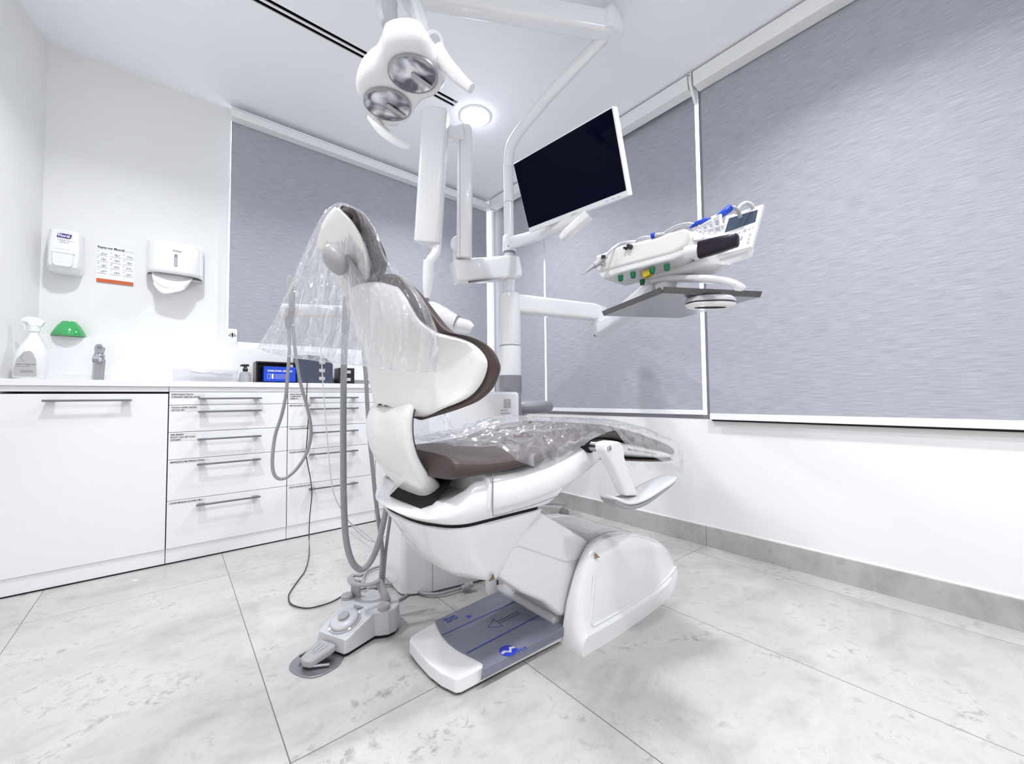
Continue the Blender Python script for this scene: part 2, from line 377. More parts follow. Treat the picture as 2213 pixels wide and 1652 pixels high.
t = thing('blind_cassette', (XR-.05, 1.85, 2.378), 'white cassette rail over the two left blinds of the window wall', 'blind cassette')
link('rail', MB().box(XR-.109, XR-.037, .972, 2.68, 2.378, 2.454), M['trim'], t, bevel=.006)
t = thing('blind_bracket', (XR-.06, .957, 2.36), 'white bracket between the two cassette rails on the window wall', 'bracket')
link('bracket_plate', MB().prism([(XR-.116, .951, 2.460), (XR-.112, .951, 2.40), (XR-.094, .951, 2.362), (XR-.060, .951, 2.315), (XR-.036, .951, 2.315), (XR-.036, .951, 2.460)], (0, .013, 0)), M['trim'], t, bevel=.003)
for z_ in (2.452, 2.438): link('screw', MB().lathe((XR-.118, .9575, z_), [(.0035, 0), (.0035, .006)], 12, (1, 0, 0)), M['mgrey'], t)
t = thing('blind_bracket', (XR-.05, 2.742, 2.378), 'white end bracket of the cassette rail in the room corner', 'bracket')
link('bracket_plate', MB().box(XR-.112, XR-.030, 2.683, 2.690, 2.366, 2.456), M['trim'], t, bevel=.004)
# ------------------------------------------------------------------ cabinets
YF = 2.552
DB = YB-.02
t = thing('worktop', (.6, 2.67, .846), 'long white worktop over the row of white cabinets', 'worktop')
link('slab', MB().prism([(-.535, YF-.004, .846), (1.62, YF-.004, .846), (1.62, YB-.001, .846), (-.472, YB-.001, .846)], (0, 0, .0275)), M['lam'], t, bevel=.002)
link('rear_step', MB().box(XL+.001, .40, 2.70, YB-.001, .8737, .905), M['lam'], t, bevel=.001)
b = MB().box(XL+.001, 1.62, 2.728, YB-.001, .905, 1.0615)
link('splashback', MB().box(XL+.001, 1.62, 2.730, YB-.001, .9052, 1.080), M['lam'], t, bevel=.002)
rows = [.820, .756, .625, .493, .298, .073]
def handle(x0, x1, z, parent):
    b = MB().box(x0, x1, YF-.036, YF-.030, z-.0045, z+.0045)
    for xa in (x0+.012, x1-.030): b.prism([(xa-.010, YF-.031, z+.0035), (xa+.028, YF-.031, z+.0035), (xa+.022, YF-.0005, z+.0035), (xa-.004, YF-.0005, z+.0035)], (0, 0, -.007))
    link('handle', b, M['handle'], parent, bevel=.001, seg=2)
def cabinet(x0, x1, label, drawers, hx, texts, zt=.82, hz=None):
    t = thing('base_cabinet', ((x0+x1)/2, YF+.1, 0), label, 'cabinet')
    link('body', MB().box(max(x0+.001, XL+.001), x1-.001, YF+.018, YB-.02, .012, .8455), M['dark'], t, smooth=None)
    link('top_rail', MB().box(x0+.001, x1-.001, YF+.006, YF+.017, .8225, .8450), M['lam'], t, smooth=None)
    link('plinth', MB().box(x0+.0015, x1-.0015, YF+.006, YF+.017, .006, .0735), M['lam'], t, smooth=None)
    if not drawers:
        d = link('door', MB().box(x0+.002, x1-.002, YF, YF+.017, .075, .812), M['lam'], t, bevel=.0008, seg=1)
        handle(hx[0], hx[1], .783, d)
        return t
    for i in range(5):
        d = link('drawer', MB().box(x0+.002, x1-.002, YF, YF+.017, rows[i+1]+.0018, rows[i]-.0005), M['lam'], t, bevel=.0008, seg=1)
        handle(hx[0], hx[1], (.788, .723, .587, .464, .267)[i], d)
        tx = texts[i]
        if tx:
            n = len(tx); wd = .008+.0055*max(len(q) for q in tx)
            link('label_tape', MB().box(x0+.008, x0+.008+wd, YF-.0008, YF, rows[i]-.005-.0125*n, rows[i]-.005), M['fabric_tag'], d, smooth=None)
            for k, q in enumerate(tx):
                text('printed_text', q, .0105, (x0+.010, YF-.001, rows[i]-.0145-.0125*k), (1, 0, 0), (0, 0, 1), M['ink'], d, bold=.0002, sx=.9)
    return t
cabinet(-.535, -.0125, 'wide white door cabinet with one long bar handle, under the tap', False, (-.411, -.140), None)
cabinet(-.0125, .498, 'white five-drawer cabinet directly right of the wide door cabinet', True, (.098, .368),
        [['DISPOSABLE TRAYS', 'SYRINGES NEEDLES SPARE'], ['TOUCH PAPER PASTES', 'ORTHO SET'], ['BIBS MASKS', 'ROOT CAN SET PLAN', 'SURGERY'], ['IMPRESSION MATERIALS TRAYS'], ['CONSUMABLES GLOVES S M L']])
cabinet(.498, 1.000, 'white five-drawer cabinet behind the hanging hoses and black cord', True, (.603, .880),
        [['BURS AND FILES', 'COMPOSITES', 'CEMENTS'], ['MATRIX BANDS WEDGES'], ['POLISHING INSTRUMENTS'], ['SCALING INSTRUMENTS'], ['LIGHTS AND MIXING TIPS']])
cabinet(1.000, 1.60, 'white cabinet at the right end of the row, behind the chair back', False, (1.15, 1.42), None)
link('floor_gap_shade', MB().box(-.532, 1.62, YF+.004, YF+.012, .0003, .0055), M['dark'], None, smooth=None, label='thin black strip painting the shaded floor gap under the cabinets', cat='gap shade')  # black strip paints the shade in the gap below the plinths

# ------------------------------------------------------------------ things on the wall
# soap dispenser
x0, x1, z0, z1 = -.446, -.335, 1.373, 1.572
t = thing('soap_dispenser', (-.39, YB, z0), 'white hand sanitiser dispenser with a purple logo on the wall', 'soap dispenser')
rings = []
for k, (z, dp, ins) in enumerate([(1.3735, .055, .016), (1.378, .078, .006), (1.395, .092, .001), (1.43, .094, 0), (1.50, .082, 0), (1.565, .066, .003), (1.572, .060, .007)]):
    a, b_ = x0+ins, x1-ins
    rings.append([(a, YB-.001, z), (a, YB-dp*.72, z), (a+.010, YB-dp*.95, z), (a+.022, YB-dp, z), (b_-.022, YB-dp, z), (b_-.010, YB-dp*.95, z), (b_, YB-dp*.72, z), (b_, YB-.001, z)])
link('housing', MB().loft(rings), M['white'], t, smooth=50, bevel=.003)
fy = lambda z: YB-(.094-(z-1.43)*.2) if z > 1.43 else YB-.094
pl = [(-.425, 1.452), (-.358, 1.452), (-.361, 1.402), (-.368, 1.392), (-.415, 1.392), (-.422, 1.402)]
link('push_bar', MB().prism([(x, YB-.092, z) for x, z in pl], (0, -.010, 0)), M['white'], t, bevel=.003)
link('push_bar_gap', MB().box(-.427, -.356, YB-.0945, YB-.089, 1.4535, 1.4548), M['gink'], t, smooth=None)
lg = [(-.415, 1.530), (-.411, 1.5465), (-.405, 1.549), (-.368, 1.5485), (-.3715, 1.532), (-.376, 1.529)]
yq = YB-.0745
link('logo_patch', MB().prism([(x, yq, z) for x, z in lg], (0, -.0035, 0)), M['purple'], t, smooth=None)
text('logo_text', 'Florel', .0185, (-.4105, yq-.004, 1.5325), (1, 0, 0), (0, 0, 1), M['white'], t, bold=.0006, sx=.85)
text('small_print', 'HYGIENIC SANITIZER', .0072, (-.4125, yq-.0055, 1.5145), (1, 0, 0), (0, .17, 1), M['purple'], t, sx=.85)
text('small_print', 'Advanced', .0070, (-.405, yq-.007, 1.505), (1, 0, 0), (0, .17, 1), M['purple'], t)
text('small_print', 'kills germs without water', .0045, (-.418, yq-.012, 1.472), (1, 0, 0), (0, .17, 1), M['gink'], t)
# hand washing poster
t = thing('hand_washing_poster', (-.228, YB, 1.357), 'hand washing instruction sheet with an orange bottom band', 'poster')
link('sheet', MB().box(-.294, -.160, YB-.0012, YB-.0002, 1.357, 1.549), M['paper'], t, smooth=None)
link('orange_band', MB().box(-.293, -.161, YB-.0017, YB-.0012, 1.363, 1.3805), M['orange'], t, smooth=None)
link('band_lower_line', MB().box(-.293, -.161, YB-.0016, YB-.0012, 1.3585, 1.3625), M['gink'], t, smooth=None)  # thin grey line below the orange band
text('title', 'Kayos our Mourel', .0155, (-.292, YB-.0013, 1.531), (1, 0, 0), (0, 0, 1), M['ink'], t, bold=.0005, sx=.83)
b = MB().box(-.196, -.162, YB-.0016, YB-.0012, 1.534, 1.5348)
b.box(-.292, -.161, YB-.0016, YB-.0012, 1.5265, 1.5270)
for r_ in range(4):
    for c_ in range(3):
        xx = -.292+c_*.0455; zz = 1.494-r_*.0295
        b.box(xx, xx+(.038 if (r_+c_) % 3 else .034), YB-.0016, YB-.0012, zz, zz+.0011)
link('ruled_lines', b, M['ink'], t, smooth=None)
random.seed(4)
for r_ in range(4):
    for c_ in range(3):
        xx = -.292+c_*.0455; zz = 1.496-r_*.0295
        text('step_number', '%02d' % (r_*3+c_+1), .0065, (xx, YB-.0013, zz+.0155), (1, 0, 0), (0, 0, 1), M['ink'], t)
        g = MB()
        for h in range(2):       # two small drawn hands
            cx, cz = xx+.018+.008*h, zz+.010+random.uniform(-.002, .002)
            pts = [V((cx+math.cos(a)*.0042*(1+.25*math.sin(3*a+h)), YB-.0018, cz+math.sin(a)*.0032)) for a in [2*math.pi*k/14 for k in range(14)]]
            g.tube(pts+[pts[0]], .00035, 4)
            for q in range(3):
                a = random.uniform(-2.6, .6)
                g.tube([(cx+math.cos(a)*.004, YB-.0018, cz+math.sin(a)*.003), (cx+math.cos(a)*.0085, YB-.0018, cz+math.sin(a)*.0065)], .0004, 4)
        link('step_drawing', g, M['ink'], t, smooth=None)
# paper towel dispenser
t = thing('paper_towel_dispenser', (.0, YB, 1.42), 'white paper towel dispenser with a towel hanging out', 'towel dispenser')
x0, x1, z0, z1 = -.113, .118, 1.428, 1.602
def tsec(z, dp, ins=0):
    pts = []
    for k in range(25):
        a = math.pi*k/24
        cx = math.cos(a); sx_ = math.sin(a)
        pts.append(((x0+x1)/2-(x1-x0)/2*math.copysign(abs(cx)**.55, cx)*(1-ins), YB-.002-dp*abs(sx_)**.6, z))
    return pts
rg = [tsec(z, d) for z, d in ((1.428, .108), (1.45, .108), (1.52, .105), (1.58, .100), (1.598, .094))]+[tsec(1.602, .086, .02)]
link('cover', MB().loft(rg, cap0=False), M['white'], t, smooth=50, solid=.004)
link('inner_tray', MB().loft([tsec(1.436, .100, .03), tsec(1.446, .100, .03)]), M['black'], t)
wn = [V(((.0023+.0065*math.cos(a)), YB-.1085, 1.500+(.026 if math.sin(a) > 0 else -.026)+.0065*math.sin(a))) for a in [2*math.pi*k/20 for k in range(20)]]
link('sight_window', MB().prism(wn, (0, -.002, 0)), M['gink'], t, smooth=None)
wn2 = [V(((.0023+.0045*math.cos(a)), YB-.1108, 1.492+(.020 if math.sin(a) > 0 else -.018)+.0045*math.sin(a))) for a in [2*math.pi*k/20 for k in range(20)]]
link('sight_glass', MB().prism(wn2, (0, -.0006, 0)), M['lab'], t, smooth=None)
text('logo_text', 'Quorona', .0095, (-.012, YB-.1085, 1.548), (1, 0, 0), (0, 0, 1), M['ink'], t, bold=.0003)
# towel sheet
rowsg = []
for i in range(15):
    v_ = i/14; row = []
    for j in range(25):
        u = j/24; x = -.092+.170*u+.012*v_*(1-2*u)
        zb = 1.437-.112*v_*(1-.50*abs(2*u-.80)**2.2)-.006*v_*math.sin(u*9)
        y = YB-.074-.028*v_-.010*math.sin(u*7+v_*3)*v_-.012*math.exp(-((v_-.55-.25*u)/.10)**2)
        row.append((x, y, zb))
    rowsg.append(row)
link('paper_towel', MB().grid(rowsg), M['paper'], None, smooth=80, solid=.0006, label='white paper towel hanging from the towel dispenser', cat='paper towel')

# ------------------------------------------------------------------ things on the worktop
ZT = .874
# spray bottle
c = V((-.457, 2.590, ZT))
t = thing('spray_bottle', c, 'white trigger spray bottle with a grey label', 'spray bottle')
def oval(c, rx, ry, z, n=28, pw=2.6, dx=0):
    return [V((c.x+dx+rx*math.copysign(abs(math.cos(a))**(2/pw), math.cos(a)), c.y+ry*math.copysign(abs(math.sin(a))**(2/pw), math.sin(a)), c.z+z)) for a in [2*math.pi*k/n for k in range(n)]]
pr = [(0, .043, .030, 0), (.006, .047, .033, 0), (.05, .049, .034, 0), (.09, .0475, .034, .001), (.12, .041, .032, .004), (.15, .030, .026, .007), (.172, .020, .020, .008), (.187, .014, .014, .007), (.200, .0135, .0135, .007)]
link('bottle', MB().loft([oval(c, rx, ry, z, dx=dx) for z, rx, ry, dx in pr]), M['white'], t, smooth=60)
link('collar', MB().lathe(c+V((.007, 0, .200)), [(.017, 0), (.017, .018), (.013, .022)]), M['white'], t)
hp = [(-.032, .252), (-.034, .240), (-.016, .236), (-.010, .222), (.024, .222), (.030, .236), (.034, .243), (.022, .254), (.008, .262), (-.016, .262)]
link('trigger_head', MB().prism([c+V((x+.004, -.010, z)) for x, z in hp], (0, .020, 0)), M['white'], t, bevel=.004)
link('trigger', MB().tube(cr([c+V((-.012, 0, .240)), c+V((-.020, 0, .226)), c+V((-.018, 0, .205))], 4), .0045, 8), M['white'], t)
lp = [(-.036, .012), (.024, .012), (.022, .080), (.012, .108), (.004, .116), (-.012, .112), (-.030, .082), (-.038, .040)]
link('label', MB().prism([c+V((x-.001, -.0345, z)) for x, z in lp], (0, -.0006, 0)), M['lab'], t, smooth=None)
text('label_text', 'SURFACE DISINFECTANT', .0055, c+V((-.033, -.0352, .058)), (1, 0, 0), (0, 0, 1), M['ink'], t, sx=.9)
text('label_text', 'ready to use   500 ml', .0045, c+V((-.033, -.0352, .050)), (1, 0, 0), (0, 0, 1), M['ink'], t)
b = MB()
for z in (.0260, .0300, .0340): b.box(c.x-.020, c.x+.014, c.y-.0354, c.y-.0351, c.z+z, c.z+z+.0018)
link('label_bars', b, M['gink'], t, smooth=None)
ring = [c+V((-.008+.012*math.cos(a), -.0353, .086+.012*math.sin(a))) for a in [2.0+2.6*k/12 for k in range(13)]]
link('label_mark', MB().tube(ring, .0005, 5), M['gink'], t)
# green bowl
t = thing('green_bowl', (-.372, 2.748, 1.080), 'translucent green bowl upside down on the splashback ledge', 'bowl')
link('shell', MB().lathe((-.372, 2.7485, 1.0803), [(.057, 0), (.058, .004), (.050, .026), (.038, .050), (.026, .064), (.024, .069), (.023, .066)], 36), M['greeng'], t, smooth=50)
# tap
c = V((-.262, 2.66, ZT))
t = thing('tap', c, 'small chrome mixer tap on the worktop', 'tap')
link('body', MB().prism([c+V((-.018, .015, 0)), c+V((.018, .015, 0)), c+V((.022, .015, .10)), c+V((-.020, .015, .10))], (0, -.030, 0)), M['chrome'], t, bevel=.004)
link('spout', MB().tube([c+V((0, -.005, .088)), c+V((-.002, -.045, .098)), c+V((-.004, -.078, .096))], [.014, .014, .012], 16, power=3), M['chrome'], t)
link('spout_nozzle', MB().lathe(c+V((-.004, -.076, .084)), [(.010, -.004), (.010, .010)], 16), M['mgrey'], t)
link('cartridge_cap', MB().lathe(c+V((0, -.002, .10)), [(.019, 0), (.021, .016), (.017, .024), (.012, .027)], 20), M['chrome'], t)
link('lever', MB().prism([c+V((-.016, -.010, .125)), c+V((.016, -.010, .125)), c+V((.020, -.012, .155)), c+V((.010, -.012, .170)), c+V((-.009, -.012, .170)), c+V((-.017, -.012, .155))], (0, .014, 0)), M['chrome'], t, bevel=.004)
link('lever_badge', MB().lathe(c+V((0, -.014, .152)), [(.008, 0), (.008, .003)], 16, (0, -1, 0)), M['mgrey'], t)
# frosted tub
t = thing('plastic_tub', (.135, 2.635, ZT), 'frosted clear plastic tub with a white cloth in it', 'tub')
def rr(x0, x1, y0, y1, z, n=6, r=.012):
    pts = []
    for cx, cy, a0 in ((x1-r, y1-r, 0), (x0+r, y1-r, 90), (x0+r, y0+r, 180), (x1-r, y0+r, 270)):
        for k in range(n): a = math.radians(a0+90*k/(n-1)); pts.append(V((cx+r*math.cos(a), cy+r*math.sin(a), z)))
    return pts
link('wall', MB().loft([rr(.006, .262, 2.588, 2.682, ZT), rr(-.002, .270, 2.580, 2.690, ZT+.060), rr(-.006, .274, 2.576, 2.694, ZT+.061), rr(-.006, .274, 2.576, 2.694, ZT+.064)], cap1=False), M['tub'], t, smooth=40)
g = []
for i in range(14):
    g.append([(.07+.0135*j, 2.60+.006*i, ZT+.050+.016*math.sin(j*.35+1)*math.sin(i*.25)+.004*math.sin(j*1.3+i)) for j in range(14)])
link('folded_cloth', MB().grid(g), M['paper'], None, smooth=80, solid=.002, label='white cloth lying in the frosted plastic tub', cat='cloth')
# pump bottle
c = V((.302, 2.615, ZT))
t = thing('pump_bottle', c, 'small clear jar with a black pump top', 'pump bottle')
link('jar', MB().lathe(c, [(.026, 0), (.028, .004), (.028, .040), (.022, .056), (.010, .060)], 24), M['jar'], t, smooth=40)
link('collar', MB().lathe(c+V((.0, 0, .060)), [(.011, 0), (.013, .012), (.009, .018), (.007, .030)], 16), M['black'], t)
link('pump_head', MB().prism([c+V((-.026, -.008, .086)), c+V((-.020, -.008, .098)), c+V((.016, -.008, .100)), c+V((.018, -.008, .088))], (0, .016, 0)), M['black'], t, bevel=.003)
link('dip_tube', MB().box(c.x-.002, c.x+.012, c.y-.003, c.y+.003, c.z+.002, c.z+.060), M['whose'], t)
# black tray bin with blue box
t = thing('black_bin', (.42, 2.64, ZT), 'glossy black open bin holding the blue box', 'bin')
b = MB().box(.348, .356, 2.59, 2.70, ZT, ZT+.118).box(.356, .548, 2.694, 2.70, ZT, ZT+.116).box(.356, .548, 2.59, 2.70, ZT, ZT+.006).box(.356, .548, 2.59, 2.70, ZT+.108, ZT+.118)
link('shell', b, M['black'], t, bevel=.003)
link('label_holder', MB().box(.497, .530, 2.589, 2.592, ZT+.083, ZT+.105), M['lab'], t, smooth=None)
t = thing('blue_box', (.46, 2.60, ZT), 'blue box with white print in the black bin', 'box')
link('carton', MB().box(.385, .543, 2.582, 2.672, ZT+.0068, ZT+.090), M['blue'], t, bevel=.002)
text('title_text', 'BONNE LAVORO  ZEINEKKAN', .0125, (.402, 2.5815, ZT+.062), (1, 0, 0), (0, 0, 1), M['white'], t, bold=.0005, sx=.72)
b = MB()
for z in (.045, .038, .031, .024): b.box(.437, .49+(.02 if z > .03 else 0), 2.5812, 2.5818, ZT+z, ZT+z+.0012)
b.box(.402, .416, 2.5812, 2.5818, ZT+.022, ZT+.0235).box(.402, .4035, 2.5812, 2.5818, ZT+.022, ZT+.049).box(.402, .416, 2.5812, 2.5818, ZT+.0475, ZT+.049).box(.4145, .416, 2.5812, 2.5818, ZT+.022, ZT+.049)
b.box(.422, .431, 2.5812, 2.5818, ZT+.022, ZT+.049)
link('printed_panel', b, M['white'], t, smooth=None)
# navy organiser (rounded top) with label holders
t = thing('drawer_organiser', (.66, 2.63, ZT), 'tall navy desktop organiser with pale label holders', 'organiser')
pts = [(.551, ZT), (.551, ZT+.150), (.560, ZT+.163), (.600, ZT+.168), (.700, ZT+.166), (.752, ZT+.120), (.752, ZT)]
link('body', MB().prism([(x, 2.60, z) for x, z in pts], (0, .10, 0)), M['navy'], t, bevel=.004)
for z in (.010, .058, .106, .142):
    link('label_holder', MB().box(.672, .706, 2.5965, 2.6, ZT+z+.010, ZT+z+.030), M['lab'], t, bevel=.001, seg=1)
t = thing('drawer_organiser', (.86, 2.63, ZT), 'low black organiser standing right of the tall navy one', 'organiser')
link('body', MB().box(.788, .882, 2.60, 2.70, ZT, ZT+.100), M['black'], t, bevel=.003)
for z in (.018, .065): link('label_holder', MB().box(.826, .858, 2.5965, 2.6, ZT+z, ZT+z+.019), M['lab'], t, bevel=.001, seg=1)
# air freshener
c = V((.252, 2.752, 1.0805))
t = thing('air_freshener', c, 'white air freshener column with a black lotus emblem', 'air freshener')
link('body', MB().loft([oval(c, .0255, .020, z, pw=3) for z in (0, .002, .095)]+[oval(c, .023, .018, .098, pw=3)]), M['white'], t, smooth=50)
for x, z, rx, rz, an in ((.0, .065, .0045, .0125, 0), (-.0095, .068, .0016, .0075, -.25), (.0095, .068, .0016, .0075, .25), (-.0125, .059, .0016, .0085, -1.0), (.0125, .059, .0016, .0085, 1.0), (0, .0495, .003, .0018, 0)):
    pt = [c+V((x+rx*math.cos(a)*math.cos(an)+rz*math.sin(a)*math.sin(an), -.0205, z-rx*math.cos(a)*math.sin(an)+rz*math.sin(a)*math.cos(an))) for a in [2*math.pi*k/16 for k in range(16)]]
    link('lotus_petal', MB().prism(pt, (0, -.0008, 0)), M['ink'], t, smooth=None)
# scrap of paper on the floor
p = at(292, 1256, Z=0)
link('paper_scrap', MB().box(p.x-.006, p.x+.007, p.y-.005, p.y+.006, .0005, .0025), M['paper'], None, smooth=None, label='tiny scrap of white paper on the floor in front of the cabinets', cat='paper scrap')
# ------------------------------------------------------------------ dental chair (its long axis runs along X, middle at Y = YM)
YM = 1.03
ch = thing('dental_chair', (1.2, YM, 0), 'white dental treatment chair with dark brown upholstery, raised back and foot plate', 'dental chair')
def ssmooth(t): t = max(0, min(1, t)); return t*t*(3-2*t)
def lerp_tab(tab, x):
    if x <= tab[0][0]: return tab[0][1]
    for (a, p), (b_, q) in zip(tab, tab[1:]):
        if x <= b_:
            t = (x-a)/(b_-a); return p+(q-p)*t
    return tab[-1][1]
def sl(cx, hx, hy, z, n=48, px=4.0, py=4.0, slope=0, x0=0, ym=YM, back=1.0):
    out = []
    for k in range(n):
        a = 2*math.pi*k/n; c_, s_ = math.cos(a), math.sin(a)
        x = cx+hx*math.copysign(abs(c_)**(2/px), c_); y = ym+hy*math.copysign(abs(s_)**(2/py), s_)
        out.append(V((x, y, z+slope*(x-x0))))
    return out
# floor housing of the base
def base_sections():
    secs = []
    xs = [.952, .960, .975, .99, 1.01, 1.03, 1.05, 1.07, 1.085, 1.10, 1.12, 1.14, 1.18, 1.24, 1.32, 1.40, 1.48, 1.56, 1.62, 1.66, 1.685, 1.70]
    ht = [(.952, .03), (.965, .105), (.98, .155), (1.01, .215), (1.04, .258), (1.07, .285), (1.10, .298), (1.16, .302), (1.24, .292), (1.34, .265), (1.44, .228), (1.54, .178), (1.62, .125), (1.67, .075), (1.70, .02)]
    hwt = [(.952, .212), (1.1, .216), (1.3, .212), (1.45, .200), (1.6, .165), (1.66, .140), (1.70, .105)]
    for x in xs:
        h = lerp_tab(ht, x); hw = lerp_tab(hwt, x)
        c = 1-ssmooth((x-1.075)/.045)                 # open channel at the front for the lift arm
        top = h; chz = h*(1-c)+.035*c
        half = [(1.0, 0), (.995, .050*min(1, h/.1)), (.935, .062*min(1, h/.1)), (.895, .45*h+.015), (.845, .80*h), (.81, .93*h), (.775, .985*h), (.73, h), (.66, h), (.63, .985*h)]
        inner = [(.605, h*.94*(1-c)+(h*.9)*c), (.60, chz), (.4, chz*1.0), (.2, chz*1.0), (0, chz)]
        prof = half+inner
        row = [V((x, YM-hw*a, z)) for a, z in prof]+[V((x, YM+hw*a, z)) for a, z in reversed(prof[:-1])]
        secs.append(row)
    return secs
link('base_cover', MB().loft(base_sections(), True, True, False), M['white'], ch, smooth=38)
def bsurf(x, a, z): return V((x, YM-lerp_tab([(.952, .212), (1.1, .216), (1.3, .212), (1.45, .200), (1.6, .165), (1.66, .140), (1.70, .105)], x)*a-.001, z))
link('side_rib', MB().tube(cr([bsurf(1.045, .862, .205), bsurf(1.022, .895, .125), bsurf(1.012, .930, .070), bsurf(1.05, .936, .064), bsurf(1.2, .935, .063), bsurf(1.4, .935, .063), bsurf(1.55, .935, .062), bsurf(1.63, .935, .060)], 6), .0042, 10), M['white'], ch, smooth=70)
link('side_rib', MB().tube(cr([bsurf(1.17, .77, .292), bsurf(1.30, .775, .268), bsurf(1.42, .78, .226), bsurf(1.50, .79, .188)], 6), .0035, 10), M['white'], ch, smooth=70)
# raised panel on the near side of the base cover
def warn(o, c, right, up, s, parent):
    c = V(c); right = V(right).normalized(); up = V(up).normalized(); n = right.cross(up)
    tri = lambda k: [c+right*(-.5*k)+up*(-.42*k), c+right*(.5*k)+up*(-.42*k), c+up*(.5*k)]
    link('warning_sticker', MB().prism([p+n*.0002 for p in tri(s)], n*.0006), M['ink'], parent, smooth=None)
    link('warning_sticker', MB().prism([p+n*.0008 for p in tri(s*.74)], n*.0005), M['warn'], parent, smooth=None)
    link('warning_symbol', MB().prism([p+n*.0013 for p in tri(s*.30)], n*.0004), M['ink'], parent, smooth=None)
# lift arm between base and seat
def yz(pts, hw, ym=YM): return [V((x, ym-hw, z)) for x, z in pts]
la = [(.655, .330), (.70, .335), (.80, .44), (.87, .43), (1.10, .285), (1.12, .20), (1.10, .09), (1.045, .055), (.96, .075), (.885, .145), (.80, .20), (.72, .265)]
link('lift_arm', MB().prism(yz(la, .118), (0, .236, 0)), M['white'], ch, bevel=.016, seg=4)
lb = [(.70, .330), (.80, .436), (.87, .426), (1.095, .282), (1.112, .22), (.985, .235), (.78, .335)]
link('lift_arm_cover', MB().prism(yz([(x, z+.004) for x, z in lb], .124), (0, .248, 0)), M['white'], ch, bevel=.012, seg=4)
# front foot plate with protective film
Zp = .050
out = [(.966, .905), (.80, .913), (.70, .918), (.592, .922), (.578, .928), (.563, .975), (.556, 1.03), (.557, 1.10), (.562, 1.165), (.574, 1.182), (.66, 1.200), (.80, 1.210), (.966, 1.222)]
link('foot_plate', MB().loft([[V((x, y, .006)) for x, y in out], [V((x, y, Zp-.002)) for x, y in out]]), M['white'], ch, bevel=.007, seg=4)
link('foot_plate_shadow', MB().loft([[V((x+.008*(1 if x < .6 else 0), y+(.008 if y < 1 else -.008), .001)) for x, y in out], [V((x+.004*(1 if x < .6 else 0), y+(.006 if y < 1 else -.006), .0059)) for x, y in out]]), M['dark'], ch, smooth=None)  # dark layer painting the shadow under the foot plate
arc = [(.655+.012-.026*math.sin(math.pi*k/10), .9035+(1.1955-.9035)*k/10) for k in range(11)]
arc = [(.650, .9035), (.664, .928)]+[(.668-.030*math.sin(math.pi*k/10)*.9, .928+(1.1985-.928)*k/10) for k in range(1, 11)]
fo = arc+[(.966, 1.224), (.966, .897)]
fl = link('protective_mat', MB().loft([[V((x, y, Zp-.0005)) for x, y in fo], [V((x, y, Zp+.0035)) for x, y in fo]]), M['matf'], ch, bevel=.002, seg=2)
sk = [(.638, .9035), (.640, .9032), (.966, .896), (.966, .8985), (.650, .9060)]
link('mat_flap', MB().prism([V((.646, .9025, Zp+.002)), V((.640, .9015, .029)), V((.969, .894, .029)), V((.969, .8955, Zp+.002))], (0, .002, 0)), M['matf'], fl, smooth=None)
def strip(name, p, q, w, mat, parent, z=Zp+.0036, h=.0005):
    p, q = V((*p, z)), V((*q, z)); d = (q-p).normalized(); n = V((-d.y, d.x, 0))*w/2
    link(name, MB().prism([p-n, q-n, q+n, p+n], (0, 0, h)), mat, parent, smooth=None)
strip('mat_stripe', (.645, 1.112), (.962, 1.120), .006, M['stripe'], fl)
strip('mat_stripe', (.652, .988), (.962, .998), .006, M['stripe'], fl)
ar = [(.775, 1.055), (.818, 1.083), (.815, 1.063), (.905, 1.066), (.905, 1.054), (.815, 1.051), (.816, 1.030)]
arp = [V((x, y-.003, Zp+.0040)) for x, y in ar]
for p, q in zip(arp, arp[1:]+arp[:1]): link('printed_arrow', MB().tube([p, q], .0009, 5), M['stripe'], fl)
lc = at(1098, 1407, Z=Zp+.0037)
link('printed_logo', MB().lathe(lc, [(.025, 0), (.0255, .0003), (.025, .0006)], 30), M['dblue'], fl)
zz = [(-.024, -.004), (-.010, -.008), (.000, .004), (.012, -.010), (.024, -.004), (.024, .004), (.012, .001), (.001, .014), (-.010, .002), (-.023, .004)]
link('printed_logo_mark', MB().prism([lc+V((x, -y, .0007)) for x, y in zz], (0, 0, .0004)), M['lab'], fl, smooth=None)
text('printed_word', 'Pro', .034, (.762, .888, Zp+.0036), (1, .04, 0), (.3, .95, 0), M['dblue'], fl, sx=.7)
text('printed_word', 'XETNK', .016, (.735, 1.185, Zp+.0036), (-1, 0, 0), (0, -1, 0), M['dblue'], fl, sx=.9, bold=.0004)
text('printed_word', 'uro eviul', .016, (.735, 1.168, Zp+.0036), (-1, 0, 0), (0, -1, 0), M['dblue'], fl, sx=.75, bold=.0004)
link('printed_splash', MB().lathe((.765, 1.146, Zp+.0037), [(.006, 0), (.009, .0002), (.006, .0004)], 7), M['dblue'], fl, smooth=None)
link('hinge_bar', MB().prism(yz([(.945, .0), (.945, .062), (.955, .072), (1.00, .078), (1.00, 0)], .128, YM+.03), (0, .30, 0)), M['lgrey'], ch, bevel=.004)
# red-brown cable peeping out beside the plate
link('small_cable', MB().tube(cr([(.955, 1.235, .07), (.965, 1.24, .09), (.985, 1.215, .10), (1.0, 1.18, .115)], 5), .004, 8), M['brown'], ch)
